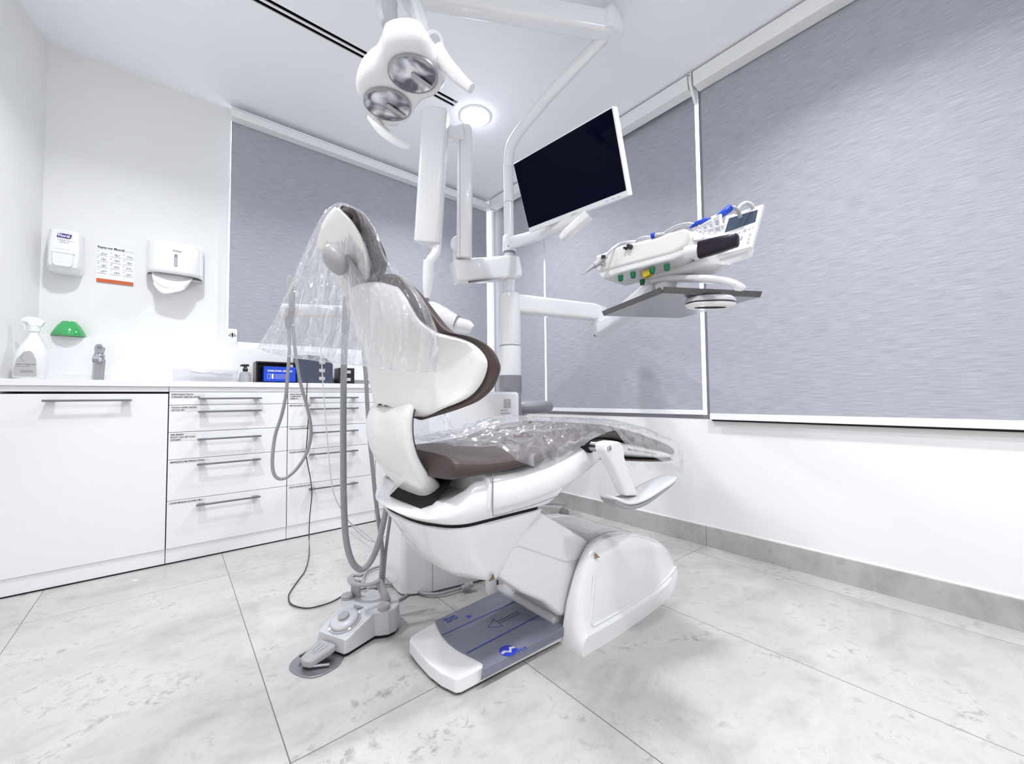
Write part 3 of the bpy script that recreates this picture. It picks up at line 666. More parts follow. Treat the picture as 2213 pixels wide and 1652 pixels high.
# lower body shell
def rpoly(pts, r, n=5):
    out = []; N = len(pts)
    for i in range(N):
        p, a, b = V(pts[i]), V(pts[i-1]), V(pts[(i+1) % N])
        ra = min(r[i] if isinstance(r, (list, tuple)) else r, (a-p).length*.48, (b-p).length*.48)
        q0, q1 = p+(a-p).normalized()*ra, p+(b-p).normalized()*ra
        for k in range(n):
            t = k/(n-1); out.append(q0*(1-t)**2+p*2*t*(1-t)+q1*t*t)
    return out
def hexring(z, xb, xf, hy, c=.055, w=.10, rb=.05, rf=.03):
    P_ = [(xf, -hy), (xf, hy), (xb+c, hy), (xb, w), (xb, -w), (xb+c, -hy)]
    return [V((p.x, YM+p.y, z)) for p in rpoly([V((x, y, 0)) for x, y in P_], [rf, rf, rb, .07, .07, rb], 7)]
def body(levels, **k): return MB().loft([hexring(z, xb, xf, hy, **k) for z, xb, xf, hy in levels])
low = [(.287, .618, .676, .140), (.289, .606, .687, .152), (.300, .582, .694, .160), (.328, .550, .706, .170), (.370, .516, .730, .180), (.420, .485, .767, .200), (.456, .462, .799, .212), (.463, .458, .804, .214), (.4665, .462, .801, .210)]
link('lower_body_cover', body(low, w=.07), M['white'], ch, smooth=60)
link('body_gap', body([(.462, .468, .795, .206), (.482, .468, .795, .206)]), M['dark'], ch)
up = [(.4755, .462, .815, .210), (.480, .454, .832, .217), (.505, .443, .868, .226), (.535, .441, .90, .229), (.556, .446, .92, .228), (.570, .453, .93, .224), (.577, .465, .93, .214)]
def slopeback(mb):
    for p in mb.v: p.z -= .080*max(0, min(1, (.565-p.x)/.10))*max(0, min(1, (p.z-.485)/.09))
    return mb
link('upper_body_cover', slopeback(body(up)), M['white'], ch, smooth=60)
# dark slot that swallows the back support
slx = lambda x, y: V((x, YM+y, .5785-.080*max(0, min(1, (.565-x)/.10))))
link('support_slot', MB().prism([slx(.474, -.110), slx(.472, .0), slx(.472, .07), slx(.563, .07), slx(.563, -.12), slx(.53, -.145), slx(.49, -.140)], (0, 0, .0015)), M['dark'], ch, smooth=None)
# side frame under the leg part
def xsec(x, hw, z0, z1, n=36, p=5): return [V((x, YM+hw*math.copysign(abs(math.cos(a))**(2/p), math.cos(a)), (z0+z1)/2+(z1-z0)/2*math.copysign(abs(math.sin(a))**(2/p), math.sin(a)))) for a in [2*math.pi*k/n for k in range(n)]]
fr = [(.590, .228, .486, .592), (.596, .234, .480, .598), (.70, .236, .484, .592), (.80, .236, .492, .600), (.88, .234, .505, .618), (.96, .232, .530, .636), (1.02, .226, .553, .640), (1.06, .218, .575, .640), (1.075, .205, .590, .635)]
link('leg_frame', MB().loft([xsec(*q) for q in fr]), M['white'], ch, smooth=60)
fr = [(.80, .16, .45, .50), (.88, .165, .455, .53), (.96, .165, .485, .56), (1.05, .16, .53, .59), (1.10, .15, .565, .60)]
link('under_frame', MB().loft([xsec(*q, p=4) for q in fr]), M['white'], ch, smooth=60)
b = MB(); pp = [V((x, YM-.2375, z)) for x, z in [(.602, .592), (.600, .53), (.601, .497), (.607, .490), (.66, .4905), (.74, .494), (.83, .503)]]
link('frame_groove', MB().tube(cr(pp, 4), .0016, 6), M['mgrey'], ch)
# seat and leg cushion
cu_ = [(.487, .222, .592, .634), (.490, .236, .585, .642), (.500, .242, .582, .644), (.53, .243, .583, .638), (.60, .243, .585, .630), (.70, .243, .592, .630), (.80, .241, .604, .640), (.90, .238, .622, .660), (.98, .230, .635, .678), (1.05, .222, .640, .686), (1.12, .212, .635, .684), (1.20, .203, .622, .672), (1.30, .192, .603, .652), (1.40, .182, .583, .628), (1.50, .172, .563, .602), (1.58, .160, .545, .578), (1.64, .145, .530, .556), (1.675, .125, .521, .541), (1.687, .10, .522, .535)]
pb = list(zip(*cu_)); n_ = 5
cols = [crs(c_, n_) for c_ in pb]
link('seat_cushion', MB().loft([xsec(x, hw, z0, z1, n=44, p=4.2) for x, hw, z0, z1 in zip(*cols)]), M['brown'], ch, smooth=70)
# white leg-rest shell under the cushion, with thin brown lower lip
ls = [(1.07, .200, .575, .640), (1.12, .199, .572, .640), (1.20, .192, .562, .626), (1.30, .182, .548, .606), (1.40, .172, .535, .586), (1.50, .161, .523, .566), (1.58, .148, .515, .548), (1.63, .132, .512, .532), (1.65, .11, .514, .528)]
link('leg_rest_shell', MB().loft([xsec(x, hw+.006, z0, z1, p=4) for x, hw, z0, z1 in ls]), M['cream'], ch, smooth=60)
ll = [(x, hw+.012, z0-.010, z0+.002) for x, hw, z0, z1 in ls[1:]]+[(1.668, .105, .506, .522)]
link('leg_rest_lip', MB().loft([xsec(x, hw, z0, z1, p=3) for x, hw, z0, z1 in ll]), M['brown'], ch, smooth=60)
ribs = MB()
link('shell_groove', MB().tube([(1.23, YM-.196, .592), (1.45, YM-.174, .552)], .0018, 6), M['gink'], ch)
# swing armrest on the near side
hub = at(1310, 968, Y=.735)
link('armrest_axle', MB().lathe((hub.x, .800, hub.z), [(.0, 0), (.015, 0), (.015, .085), (0, .085)], 20, (0, -1, 0)), M['steel'], ch)
link('axle_socket', MB().lathe((hub.x, .8125, hub.z), [(.021, 0), (.021, .02)], 24, (0, -1, 0)), M['dark'], ch)
AY = .735
def ap(x, y, Y=AY): return at(x, y, Y=Y)
arm_o = [ap(*q) for q in [(1284, 955), (1300, 951), (1318, 953), (1326, 966), (1327, 985), (1338, 1020), (1358, 1068), (1332, 1068), (1306, 1012), (1290, 985), (1282, 970)]]
link('armrest_arm', MB().prism(arm_o, (0, -.040, 0)), M['white'], ch, bevel=.010, seg=4)
arm = ch.children[-1] if False else None
h2 = ap(1316, 969, Y=.695)
link('armrest_bolt', MB().lathe((h2.x, .6955, h2.z), [(.0085, 0), (.0085, .004), (.006, .004), (.006, .001)], 20, (0, -1, 0)), M['chrome'], ch)
# armrest pad : shallow curved tray
rows_, rows2 = [], []
for k in range(17):
    u = k/16
    pc = cr([ap(1306, 1071, .72), ap(1335, 1082, .72), ap(1370, 1073, .72), ap(1410, 1050, .72), ap(1446, 1030, .72)], 4)[k]
    hw_ = .040*(1-abs(2*u-1)**5*.45); t_ = .007*(1-abs(2*u-1)**4*.5)
    rows_.append([V((pc.x, .715+hw_*math.copysign(abs(math.cos(a))**(2/3.5), math.cos(a)), pc.z+t_*math.copysign(abs(math.sin(a))**(2/3.5), math.sin(a)))) for a in [2*math.pi*j/24 for j in range(24)]])
    rows2.append([V((pc.x*1.0, .715+hw_*.86*math.copysign(abs(math.cos(a))**(2/3), math.cos(a)), pc.z-.012*math.sin(math.pi*u)-.004+.010*math.copysign(abs(math.sin(a))**(2/3), math.sin(a)))) for a in [2*math.pi*j/24 for j in range(24)]])
link('armrest_pad', MB().loft(rows_), M['white'], ch, smooth=60)
link('armrest_underside', MB().loft(rows2[1:-1]), M['grey'], ch, smooth=60)

# ---- backrest
def bx_(x, y, w): return at(x, y, Y=YM-w)
shell_edge = [(905, 905, .10), (930, 897, .15), (961, 882, .19), (1005, 862, .235), (1034, 836, .26), (1049, 806, .275), (1051, 780, .28), (1034, 755, .27), (1005, 741, .255), (961, 731, .23), (932, 719, .21), (906, 699, .195), (889, 670, .18), (877, 644, .165), (860, 620, .14), (838, 609, .10)]
pad_edge = [(899, 911, .105), (940, 899, .165), (975, 888, .21), (1018, 868, .25), (1052, 840, .275), (1070, 806, .288), (1070, 782, .292), (1050, 748, .28), (1010, 727, .262), (968, 718, .24), (944, 700, .22), (922, 672, .205), (903, 644, .192), (884, 618, .172), (860, 596, .145), (838, 590, .10)]
cen = [(.700, .442), (.768, .412), (.82, .400), (.90, .385), (.97, .365), (1.05, .345), (1.13, .335), (1.2, .33)]     # back face along the middle, z -> x
def halfrows(edge, dx=0, n=4):
    pts = cr([bx_(x, y, w)+V((dx, 0, 0)) for x, y, w in edge], n)
    return pts
kz = [(.70, 2.9), (.80, 2.9), (.87, 2.6), (.93, 2.0), (1.0, 1.5), (1.15, 1.3)]
def backsheet(edge, dx, lift0=.765, top=1.125, cols=25, n=4, edgedx=0):
    rows = []
    for e in halfrows(edge, edgedx, n):
        zc = max(lift0, min(top, e.z)); w_ = YM-e.y; row = []
        for j in range(cols):
            s = -1+2*j/(cols-1); a = abs(s); z = zc+(e.z-zc)*a**2; y = w_*a
            S = lerp_tab(cen, z)+dx+lerp_tab(kz, z)*y*y
            Se = lerp_tab(cen, e.z)+dx+lerp_tab(kz, e.z)*w_*w_
            row.append(V((S+(e.x-Se)*a**4, YM+w_*s, z)))
        rows.append(row)
    return rows
link('backrest_shell', MB().grid(backsheet(shell_edge, 0)), M['cream'], ch, smooth=80, solid=.012)
pr_ = backsheet(pad_edge, .020, .768, 1.135, edgedx=.006)
N_ = len(pr_); rings = []
for i, row in enumerate(pr_):
    ti = .062*(1-abs(2*i/(N_-1)-1)**3)+.010
    n2 = len(row)
    front = []
    for j, p in enumerate(row):
        s = -1+2*j/(n2-1); th = ti*(1-abs(s)**6)**.5 if abs(s) < 1 else 0
        front.append(p+V((.004+th, 0, 0)))
    rings.append(row+list(reversed(front)))
link('backrest_cushion', MB().loft(rings), M['brown'], ch, smooth=80, subsurf=1)
# panel line on the shell
# support arm below the backrest
def armsec(xb, th, z, hw, n=36): 
    return [V((xb+th/2-th/2*math.copysign(abs(math.cos(a))**(2/3.2), math.cos(a)), YM+hw*math.copysign(abs(math.sin(a))**(2/4), math.sin(a)), z)) for a in [2*math.pi*k/n for k in range(n)]]
sa = [(.488, .520, .045, .065), (.505, .508, .055, .080), (.540, .485, .070, .105), (.565, .462, .074, .116), (.60, .440, .056, .122), (.64, .424, .046, .125), (.68, .415, .042, .126), (.72, .414, .042, .124), (.750, .424, .038, .121), (.775, .448, .03, .105)]
link('back_support', MB().loft([armsec(xb, th, z, hw) for z, xb, th, hw in sa]), M['cream'], ch, smooth=60)
gp = cr([V((xb+th*.80, YM-hw*.985-.0005, z)) for z, xb, th, hw in sa[1:-1]], 4)
link('support_seam', MB().tube(gp, .0014, 6), M['ink'], ch)
# ---- headrest : rows run from the bottom to the top; each row has a near edge and a middle point
hs = [(790, 610, .045), (791, 598, .080), (791, 575, .105), (788, 548, .118), (780, 518, .125), (766, 492, .128), (751, 472, .122), (738, 460, .10), (726, 454, .07)]
hc = [(776, 622), (768, 606), (757, 584), (744, 562), (730, 540), (716, 514), (706, 490), (704, 470), (713, 457)]
hp_ = [(793, 612, .06), (812, 596, .095), (823, 570, .115), (817, 538, .13), (801, 503, .138), (786, 474, .140), (772, 457, .132), (752, 447, .112), (738, 444, .075)]
def hsheet(edge, mids, dx=0, n=5, cols=21, mdx=0):
    rows = []
    E_ = cr([bx_(x, y, w) for x, y, w in edge], n); Mi = cr([at(x, y, Y=1.05)+V((mdx, 0, 0)) for x, y in mids], n)
    for e, q in zip(E_, Mi):
        w_ = YM-e.y; row = []
        for j in range(cols):
            s = -1+2*j/(cols-1); a = abs(s)
            row.append(V((q.x+(e.x-q.x)*a**2.2+dx, YM+w_*s, q.z+(e.z-q.z)*a**2.0)))
        rows.append(row)
    return rows
def thick(rows, t0, t1, pw=5):
    rings = []; N_ = len(rows)
    for i, row in enumerate(rows):
        ti = t1*(1-abs(2*i/(N_-1)-1)**3)+t0
        front = [p+V((.002+ti*max(0, 1-abs(-1+2*j/(len(row)-1))**pw)**.5, 0, 0)) for j, p in enumerate(row)]
        rings.append(row+list(reversed(front)))
    return MB().loft(rings)
link('headrest_shell', thick(hsheet(hs, hc), .004, .016), M['cream'], ch, smooth=80, subsurf=1)
link('headrest_cushion', thick(hsheet(hp_, hc, mdx=.014), .005, .034), M['brown'], ch, smooth=80, subsurf=1)
ka, kb = at(704, 532, Y=.99), at(742, 592, Y=.99)
kd = (kb-ka)
rings = []
for k in range(13):
    u = k/12; r_ = .026*math.sin(math.pi*(.06+.88*u))**.6
    c_ = ka+kd*u
    ax = V((kd.z, 0, -kd.x)).normalized()
    rings.append([c_+ax*r_*math.cos(a)*.9+V((0, 1, 0))*.032*math.sin(math.pi*(.06+.88*u))**.5*math.sin(a) for a in [2*math.pi*j/20 for j in range(20)]])
link('headrest_lock_knob', MB().loft(rings), M['grey'], ch, smooth=70)
link('headrest_neck', MB().tube(cr([at(735, 560, Y=1.03), at(765, 600, Y=1.03), at(790, 645, Y=1.03), at(800, 690, Y=1.03)], 5), [(.012, .035)]*16, 16, power=3, up=(1, 0, 0)), M['lgrey'], ch)
# stickers
p = at(1064, 1248, Y=.861); warn(None, p, (1, .03, 0), (.0, -.35, 1), .021, ch)
p = at(1289, 1200, Y=.852); warn(None, p+V((-.004, -.002, 0)), (1, -.6, .15), (0, .5, .7), .019, ch)

# ------------------------------------------------------------------ clear protective films
def ridge(p, s): return 1-abs(noise.noise(p*s))*2
# bag over the headrest and backrest: rows go down, columns go across from the left free edge to the near edge of the back
Lp = [(724, 441), (706, 453), (686, 482), (668, 520), (652, 556), (632, 602), (612, 648), (592, 690), (572, 724), (555, 750)]
Rp = [(752, 441), (788, 462), (815, 505), (832, 552), (862, 588), (893, 618), (918, 654), (936, 692), (950, 735), (946, 800)]
Mp = [(736, 438), (746, 452), (748, 490), (750, 535), (752, 580), (756, 625), (758, 665), (756, 705), (750, 748), (745, 790)]
NU = 140; NVn = 14
Lq, Rq, Mq = cr([V((x, y, 0)) for x, y in Lp], NVn), cr([V((x, y, 0)) for x, y in Rp], NVn), cr([V((x, y, 0)) for x, y in Mp], NVn)
def bagsheet(off, seed, amp):
    rows = []; T = len(Lq)-1
    for i, (l, r_, m_) in enumerate(zip(Lq, Rq, Mq)):
        t = i/T; row = []
        for j in range(NU+1):
            u = j/NU
            q = l*(1-u)**2+r_*u*u+(m_*2-(l+r_)*.5)*2*u*(1-u)
            if t > .8: q = q+V((0, (t-.8)*(18*math.sin(u*7+1)+10*noise.noise(V((u*9, seed, 0)))), 0))
            D0 = 1.13*(1-u)+.875*u-.05*math.sin(math.pi*u)
            D = D0+off*math.sin(math.pi*min(1, u*1.04))**.5*min(1, .25+t*1.6)
            # long folds fanning out of the top, plus fine crumples
            th = (u-.5)*(1+.6*t); pz = V((th*7, t*1.1, seed))
            D += amp*(t**.6)*(ridge(pz, 1.0)-.55)*.055+(ridge(V((th*17, t*2.4, seed+4)), 1.0)-.5)*.010*amp
            D += .004*amp*noise.noise(V((th*40, t*22, seed+9)))+.016*amp*(ridge(V((q.x*.018, q.y*.018, seed+2)), 1.0)-.4)*math.exp(-((t-.30)/.22)**2)+.006*amp*(ridge(V((q.x*.045, q.y*.045, seed+6)), 1.0)-.4)*math.exp(-((t-.35)/.35)**2)
            row.append(at(q.x, q.y, D=D))
        rows.append(row)
    return rows
bg = thing('protective_bag', at(740, 440, Y=YM), 'clear plastic bag draped over the headrest and upper backrest', 'plastic cover')
link('near_layer', MB().grid(bagsheet(-.0, 3.0, 1.0)), M['film2'], bg, smooth=70)
link('far_layer', MB().grid(bagsheet(.30, 11.0, .8)), M['film2'], bg, smooth=70)
b = MB(); hem = bagsheet(0, 3.0, 1.0)[-1]
link('hem', MB().tube(hem[::2], .0016, 5), M['film2'], bg, smooth=70)
# sheet over the seat and the leg rest
rows = []
NX, NY = 120, 80
ztop = [(.45, .648), (.6, .642), (.7, .642), (.8, .652), (.9, .672), (1.0, .690), (1.08, .696), (1.2, .684), (1.3, .664), (1.4, .640), (1.5, .614), (1.6, .586), (1.68, .552), (1.72, .537)]
hwt = [(.45, .20), (.60, .245), (.9, .243), (1.05, .232), (1.3, .204), (1.5, .184), (1.6, .172), (1.69, .13), (1.73, .12)]
def seatrow(x, up_=0, narrow=1.0, seed=0):
    hw_ = lerp_tab(hwt, x)*narrow+.005; zt = lerp_tab(ztop, x)+.004; row = []
    puff = max(0, 1-abs((x-.80)/.27)**2)
    total_n = hw_+lerp_tab([(.56, -.12), (.60, -.05), (.66, .02), (.76, .060), (.95, .030), (1.1, .025), (1.2, .09), (1.5, .10), (1.72, .11)], x)
    for j in range(NY+1):
        u = -1+2*j/NY
        sd = -u*total_n if u < 0 else u*(hw_+.04)
        q = V((x*5+up_*4, u*2.2, seed))
        wr = (ridge(q+V((u*1.5, 0, 0)), 1.3)-.5)*.020+(ridge(q+V((5, 3, 1)), 3.1)-.5)*.012+.004*noise.noise(q*9)
        k_ = .35+.65*puff
        if sd <= hw_:
            y = YM-sd if u < 0 else YM+sd
            z = zt+max(0, wr)*k_+puff*.034*(noise.noise(V((x*5, u*2, 3)))*.9+.6)*(1-(sd/hw_)**4)+.0015
            if sd > hw_-.02: z -= (sd-hw_+.02)*.3
        else:
            sg = -1 if u < 0 else 1
            y = YM+sg*(hw_+.005+abs(wr)*.7); z = zt-.006-(sd-hw_)
        row.append(V((x, y, z)))
    return row
for k in range(14, 0, -1):          # the sheet climbs towards the lower backrest
    f_ = k/14; r0 = seatrow(.56+f_*.02, f_, 1-.45*f_)
    rows.append([V((p.x-.02*f_+.02*math.sin(f_*3), p.y-.02*f_, p.z+.085*f_**1.3+.004*noise.noise(V((f_*6, p.y*20, 2))))) for p in r0])
for i in range(NX+1): rows.append(seatrow(.56+i/NX*1.155))
last = rows[-1]
for k in range(1, 10):
    row = []
    for j, p in enumerate(last):
        u = -1+2*j/NY; dz = .011*k*(1-abs(u)**6*.7) if u > -.62 else .002*k
        row.append(V((p.x+.003+.006*noise.noise(V((k*.3, u*5, 2))*2), p.y, p.z-dz*(1+.35*noise.noise(V((u*4, 1, 0)))))))
    rows.append(row)
link('protective_sheet', MB().grid(rows), M['film'], None, smooth=70, label='crumpled clear plastic sheet lying over the seat and leg rest', cat='plastic cover')
# ------------------------------------------------------------------ dental unit: column, arms
UX, UY = 1.376, 1.652
cz = lambda y: at(1100, y, D=2.15).z
un = thing('dental_unit', (UX, UY, 0), 'white dental unit column with swivel arms behind the chair', 'dental unit')
fb = [(.702, 1.56), (.704, 1.533), (.716, 1.514), (.775, 1.481), (.802, 1.469), (.99, 1.430), (1.13, 1.405), (1.16, 1.42), (1.16, 1.75), (.72, 1.75)]
link('floor_box', MB().loft([[V((x, y, .004)) for x, y in fb], [V((x, y, .30)) for x, y in fb], [V((x*.96+.036, y*.98+.032, .44)) for x, y in fb]]), M['white'], un, bevel=.008)
link('box_seam', MB().tube([V((.808, 1.4675, .01)), V((.808, 1.4675, .29))], .0012, 5), M['gink'], un)
xr = at(1124, 850, Y=1.575).x; zt_ = at(1100, 847, Y=1.575).z
link('housing', MB().box(.94, xr, 1.575, 1.75, .36, zt_), M['white'], un, bevel=.018, seg=4)
link('housing_side', MB().box(xr-.004, xr+.016, 1.582, 1.74, .36, zt_-.006), M['mgrey'], un, bevel=.004)
p0, p1 = at(1089, 863, Y=1.574), at(1104, 882, Y=1.574)
em = link('unit_emblem', MB().box(p0.x, p1.x, 1.5735, 1.5748, p1.z, p0.z), M['lab'], un, smooth=None)
cm = (p0+p1)/2
link('emblem_ring', MB().tube([cm+V((.009*math.cos(a), -.002, .011*math.sin(a))) for a in [.6+4.6*k/14 for k in range(15)]], .0014, 6), M['white'], em)
q = at(1082, 889, Y=1.574); text('unit_print', 'BIB DEN-STAR', .010, q, (1, 0, 0), (0, 0, 1), M['gink'], un, sx=.7)
q = at(1082, 896, Y=1.574); text('unit_print', 'BREVA-RATH', .012, q, (1, 0, 0), (0, 0, 1), M['gink'], un, sx=.9)
link('column_base_ring', MB().lathe((UX, UY, 0), [(.056, zt_-.02), (.0605, zt_+.002), (.0605, cz(813)), (.058, cz(812))], 40), M['mgrey'], un)
link('column_lower', MB().lathe((UX, UY, 0), [(.0575, cz(812)), (.0585, cz(811)), (.0585, cz(749))], 40), M['white'], un)
link('column_joint', MB().lathe((UX, UY, 0), [(.055, cz(749.5)), (.055, cz(746.5))], 40), M['mgrey'], un)
link('column_upper', MB().lathe((UX, UY, 0), [(.057, cz(747)), (.0585, cz(746)), (.0585, cz(645)), (.054, cz(635)), (.040, cz(630)), (.02, cz(629))], 40), M['white'], un)
link('pole_collar', MB().lathe((UX, UY, 0), [(.0275, cz(631)), (.0275, cz(612)), (.030, cz(611)), (.030, cz(604)), (.0275, cz(603)), (.0275, cz(590))], 32), M['white'], un)
top = at(1318, 66, Z=2.345)
pth = [V((UX, UY, cz(600))), V((UX, UY, cz(500))), V((UX, UY, cz(400)))]+cr([V((UX, UY, cz(350))), at(1103, 320, D=2.14), at(1116, 293, D=2.10), at(1140, 262, D=2.03), at(1180, 214, D=1.96)], 6)+[top]
link('light_pole', MB().tube(pth, .0265, 24), M['white'], un, smooth=60)
link('pole_seam', MB().lathe((UX, UY, cz(432)), [(.0268, 0), (.0268, .002)], 32), M['gink'], un)
# first swivel arm to the elbow and its knee
za = cz(655)
E1 = at(1292, 672, D=2.36)
E1.z = za-.012
arm_p = [V((UX+.02, UY-.01, za)), V((UX, UY, za))+(E1-V((UX, UY, za)))*.5, E1+V((-.035, .012, 0)), E1]
link('swivel_arm', MB().tube(arm_p, [(.052, .040), (.050, .038), (.048, .040), (.040, .036)], 28, power=4, up=(0, 0, 1)), M['white'], un, smooth=50)
link('elbow', MB().tube([E1+V((.01, 0, .03)), E1+V((.012, 0, -.03)), E1+V((.016, -.002, -.085)), E1+V((.018, -.002, -.13))], [(.040, .040), (.046, .046), (.043, .043), (.036, .036)], 24, power=3.2, up=(1, 0, 0)), M['white'], un, smooth=50)
link('elbow_gap', MB().tube([E1+V((.012, 0, -.128)), E1+V((.012, 0, -.138))], .034, 20), M['mgrey'], un)
# ------------------------------------------------------------------ instrument console on its balanced arm
KZ = 1.150
L_, R_ = at(1300, 603, Z=KZ), at(1455, 561, Z=KZ)
ka_ = (R_-L_); ka_.z = 0; KLEN = ka_.length; ka_.normalize()          # towards the camera along the console
kb_ = V((ka_.y, -ka_.x, 0))
if kb_.x < 0: kb_ = -kb_                                             # across, towards the window wall
def onp(x, y, off=0):
    d = CF + CR*((x-CX)/F) - CU*((y-CY)/F)
    o = L_+kb_*off; t = (o-CAM).dot(kb_)/d.dot(kb_); return CAM+d*t
ic = thing('instrument_console', L_, 'cream white instrument console on a swivel arm, above the steel tray', 'instrument console')
Q = [onp(x, y) for x, y in [(1284, 552), (1298, 548), (1339, 531), (1409, 515), (1451, 500), (1475, 493), (1489, 496), (1487, 517), (1480, 534), (1453, 548), (1370, 570), (1289, 591)]]
link('body', MB().prism(Q, kb_*.145), M['cream'], ic, bevel=.011, seg=4)
Q2 = [onp(x, y, .004) for x, y in [(1289, 589), (1370, 567), (1453, 545), (1481, 536), (1474, 553), (1455, 561), (1370, 583), (1300, 603)]]
link('body_underside', MB().prism(Q2, kb_*.137), M['white'], ic, bevel=.007, seg=3)
N0 = at(1478, 558, D=1.06)
fp_ = [onp(1474, 500, .01), onp(1500, 505, .01), onp(1513, 530, .01), onp(1505, 552, .01), onp(1478, 556, .01)]
link('front_nose', MB().prism(fp_, kb_*.12), M['cream'], ic, bevel=.012, seg=4)
# recess shapes and fasteners on the long face
q = onp(1303, 569, -.004); link('deck_plate', MB().prism([onp(1342, 532, .012), onp(1409, 516, .012), onp(1450, 502, .012), onp(1449, 506, .012), onp(1342, 536, .012)], kb_*.12), M['white'], ic, smooth=None)
link('face_bolt', MB().lathe(q, [(.0095, 0), (.0095, .006), (.006, .009)], 20, -kb_), M['chrome'], ic)
for x, y, r_ in ((1363, 534, .0078), (1354, 538, .0040)):
    q = onp(x, y, -.001); link('face_knob', MB().lathe(q, [(r_, 0), (r_, .012), (r_*.7, .015)], 16, -kb_), M['black'], ic)
# control panel
PX = at(1650, 440, D=.985)
TR = PX; TL = at(1568, 467, X=TR.x+.0)
bt = TR.x-.040
BR, BL = at(1624, 534, X=bt), at(1545, 556, X=bt)
pr = (TR-TL).normalized(); pu = ((TL-BL)+(TR-BR)).normalized(); pn = pr.cross(pu)
if pn.x > 0: pn = -pn
pan = link('control_panel', MB().prism([TL, TR, BR, BL], -pn*.014), M['white'], ic, bevel=.003)
def pp_(u, v, o=.0006): return (TL+(TR-TL)*u)*(1-v)+(BL+(BR-BL)*u)*v+pn*o
link('panel_screen', MB().prism([pp_(.13, .10), pp_(.90, .12), pp_(.92, .40), pp_(.11, .44)], pn*.0008), M['lcd'], pan, smooth=None)
for (u, v, w_, h_) in [(.22, .55, .10, .05), (.36, .54, .07, .05), (.50, .53, .07, .05), (.66, .52, .07, .05), (.78, .51, .05, .04), (.88, .50, .04, .04), (.34, .66, .05, .06), (.46, .66, .05, .06), (.62, .68, .06, .07), (.84, .64, .06, .06), (.84, .74, .06, .06), (.84, .83, .06, .05)]:
    link('panel_button', MB().prism([pp_(u, v), pp_(u+w_, v), pp_(u+w_, v+h_), pp_(u, v+h_)], pn*.0006), M['lab'], pan, smooth=None)
lgc = pp_(.16, .58)
link('panel_logo', MB().prism([lgc+pr*.0075*math.cos(a)+pu*.0045*math.sin(a) for a in [2*math.pi*k/18 for k in range(18)]], pn*.0008), M['dblue'], pan, smooth=None)
link('panel_back', MB().prism([pp_(.05, .72, -.0145), pp_(.9, .80, -.0145), pp_(.85, 1.02, -.0145), pp_(.0, 1.02, -.0145)], -pn*.03), M['white'], ic, bevel=.008)
hp0, hp1, hp2 = at(1484, 546, D=1.03), at(1512, 541, D=1.0), at(1592, 519, D=.93)
link('handle_stub', MB().tube([hp0, hp1], [.016, .014], 18), M['white'], ic)
link('wrapped_handle', MB().tube([hp1, hp1+(hp2-hp1)*.5, hp2, hp2+(hp2-hp1)*.03], [(.0215, .012), (.0195, .012), (.0155, .011), (.011, .009)], 16, power=4, up=(0, 0, 1)), M['wrap'], ic, smooth=50)
# instrument cradle between console and panel
cradle = [((1500, 497), (1558, 466), 1.06, .98), ((1512, 502), (1566, 487), 1.05, .97), ((1508, 488), (1524, 500), 1.04, 1.04), ((1540, 476), (1546, 506), 1.0, 1.0), ((1530, 484), (1533, 508), 1.02, 1.02), ((1556, 470), (1560, 500), .98, .98), ((1518, 492), (1520, 508), 1.03, 1.03)]
for p, q, d0, d1 in cradle: link('cradle_bar', MB().tube([at(*p, D=d0), at(*q, D=d1)], .0042, 10), M['white'], ic)
link('cradle_deck', MB().prism([at(1490, 500, D=1.10), at(1498, 520, D=1.06), at(1560, 512, D=.99), at(1562, 500, D=1.02)], (0.03, 0, .004)), M['white'], ic, bevel=.004)
# green and yellow knobs under the console
for x, y in ((1341, 596), (1368, 589), (1388, 605), (1409, 579), (1441, 572)):
    q = at(x, y, Z=KZ-.004); link('green_knob', MB().lathe(q, [(.0062, -.017), (.0068, -.016), (.0088, 0)], 14), M['green'], ic)
q = at(1396, 584, Z=KZ-.003); link('yellow_knob', MB().prism([q+ka_*-.014+V((0, 0, 0)), q+ka_*.013, q+ka_*.013+V((0, 0, -.016)), q+ka_*-.010+V((0, 0, -.021))], kb_*.02), M['yellow'], ic, bevel=.002)
link('underside_hump', MB().tube([at(1350, 600, D=1.36), at(1400, 606, D=1.34), at(1440, 602, D=1.28), at(1520, 580, D=1.16), at(1556, 562, D=1.10)], [(.006, .03), (.014, .055), (.016, .06), (.018, .055), (.012, .04)], 24, power=3, up=(0, 0, 1)), M['white'], ic, smooth=50)
# swivel lever (positioning handle) and pivot
lv = [at(*p, D=d) for p, d in (((1424, 609), 1.27), ((1450, 604), 1.22), ((1500, 603), 1.14), ((1550, 605), 1.07), ((1585, 612), 1.03), ((1602, 626), 1.01))]
link('swivel_lever', MB().tube(cr(lv, 4), [(.0105, .034)]*6+[(.0105, .030)]*6+[(.010, .024)]*4+[(.009, .018)]*4+[(.004, .008)], 20, power=3, up=(0, 0, 1)), M['white'], ic, smooth=50)
pv = at(1440, 612, D=1.24)
link('pivot', MB().lathe(pv, [(.026, -.026), (.030, -.022), (.032, -.004), (.022, 0), (.022, .024)], 24), M['white'], ic)
# balanced arm from the elbow
A0 = E1+V((.014, -.002, -.105)); A1 = at(1428, 622, D=1.30)
link('balanced_arm', MB().tube([A0+(A0-A1)*.02, A0+(A1-A0)*.5, A0+(A1-A0)*.9, A1], [(.036, .036), (.040, .036), (.040, .034), (.020, .028)], 24, power=4, up=(0, 0, 1)), M['white'], ic, smooth=50)
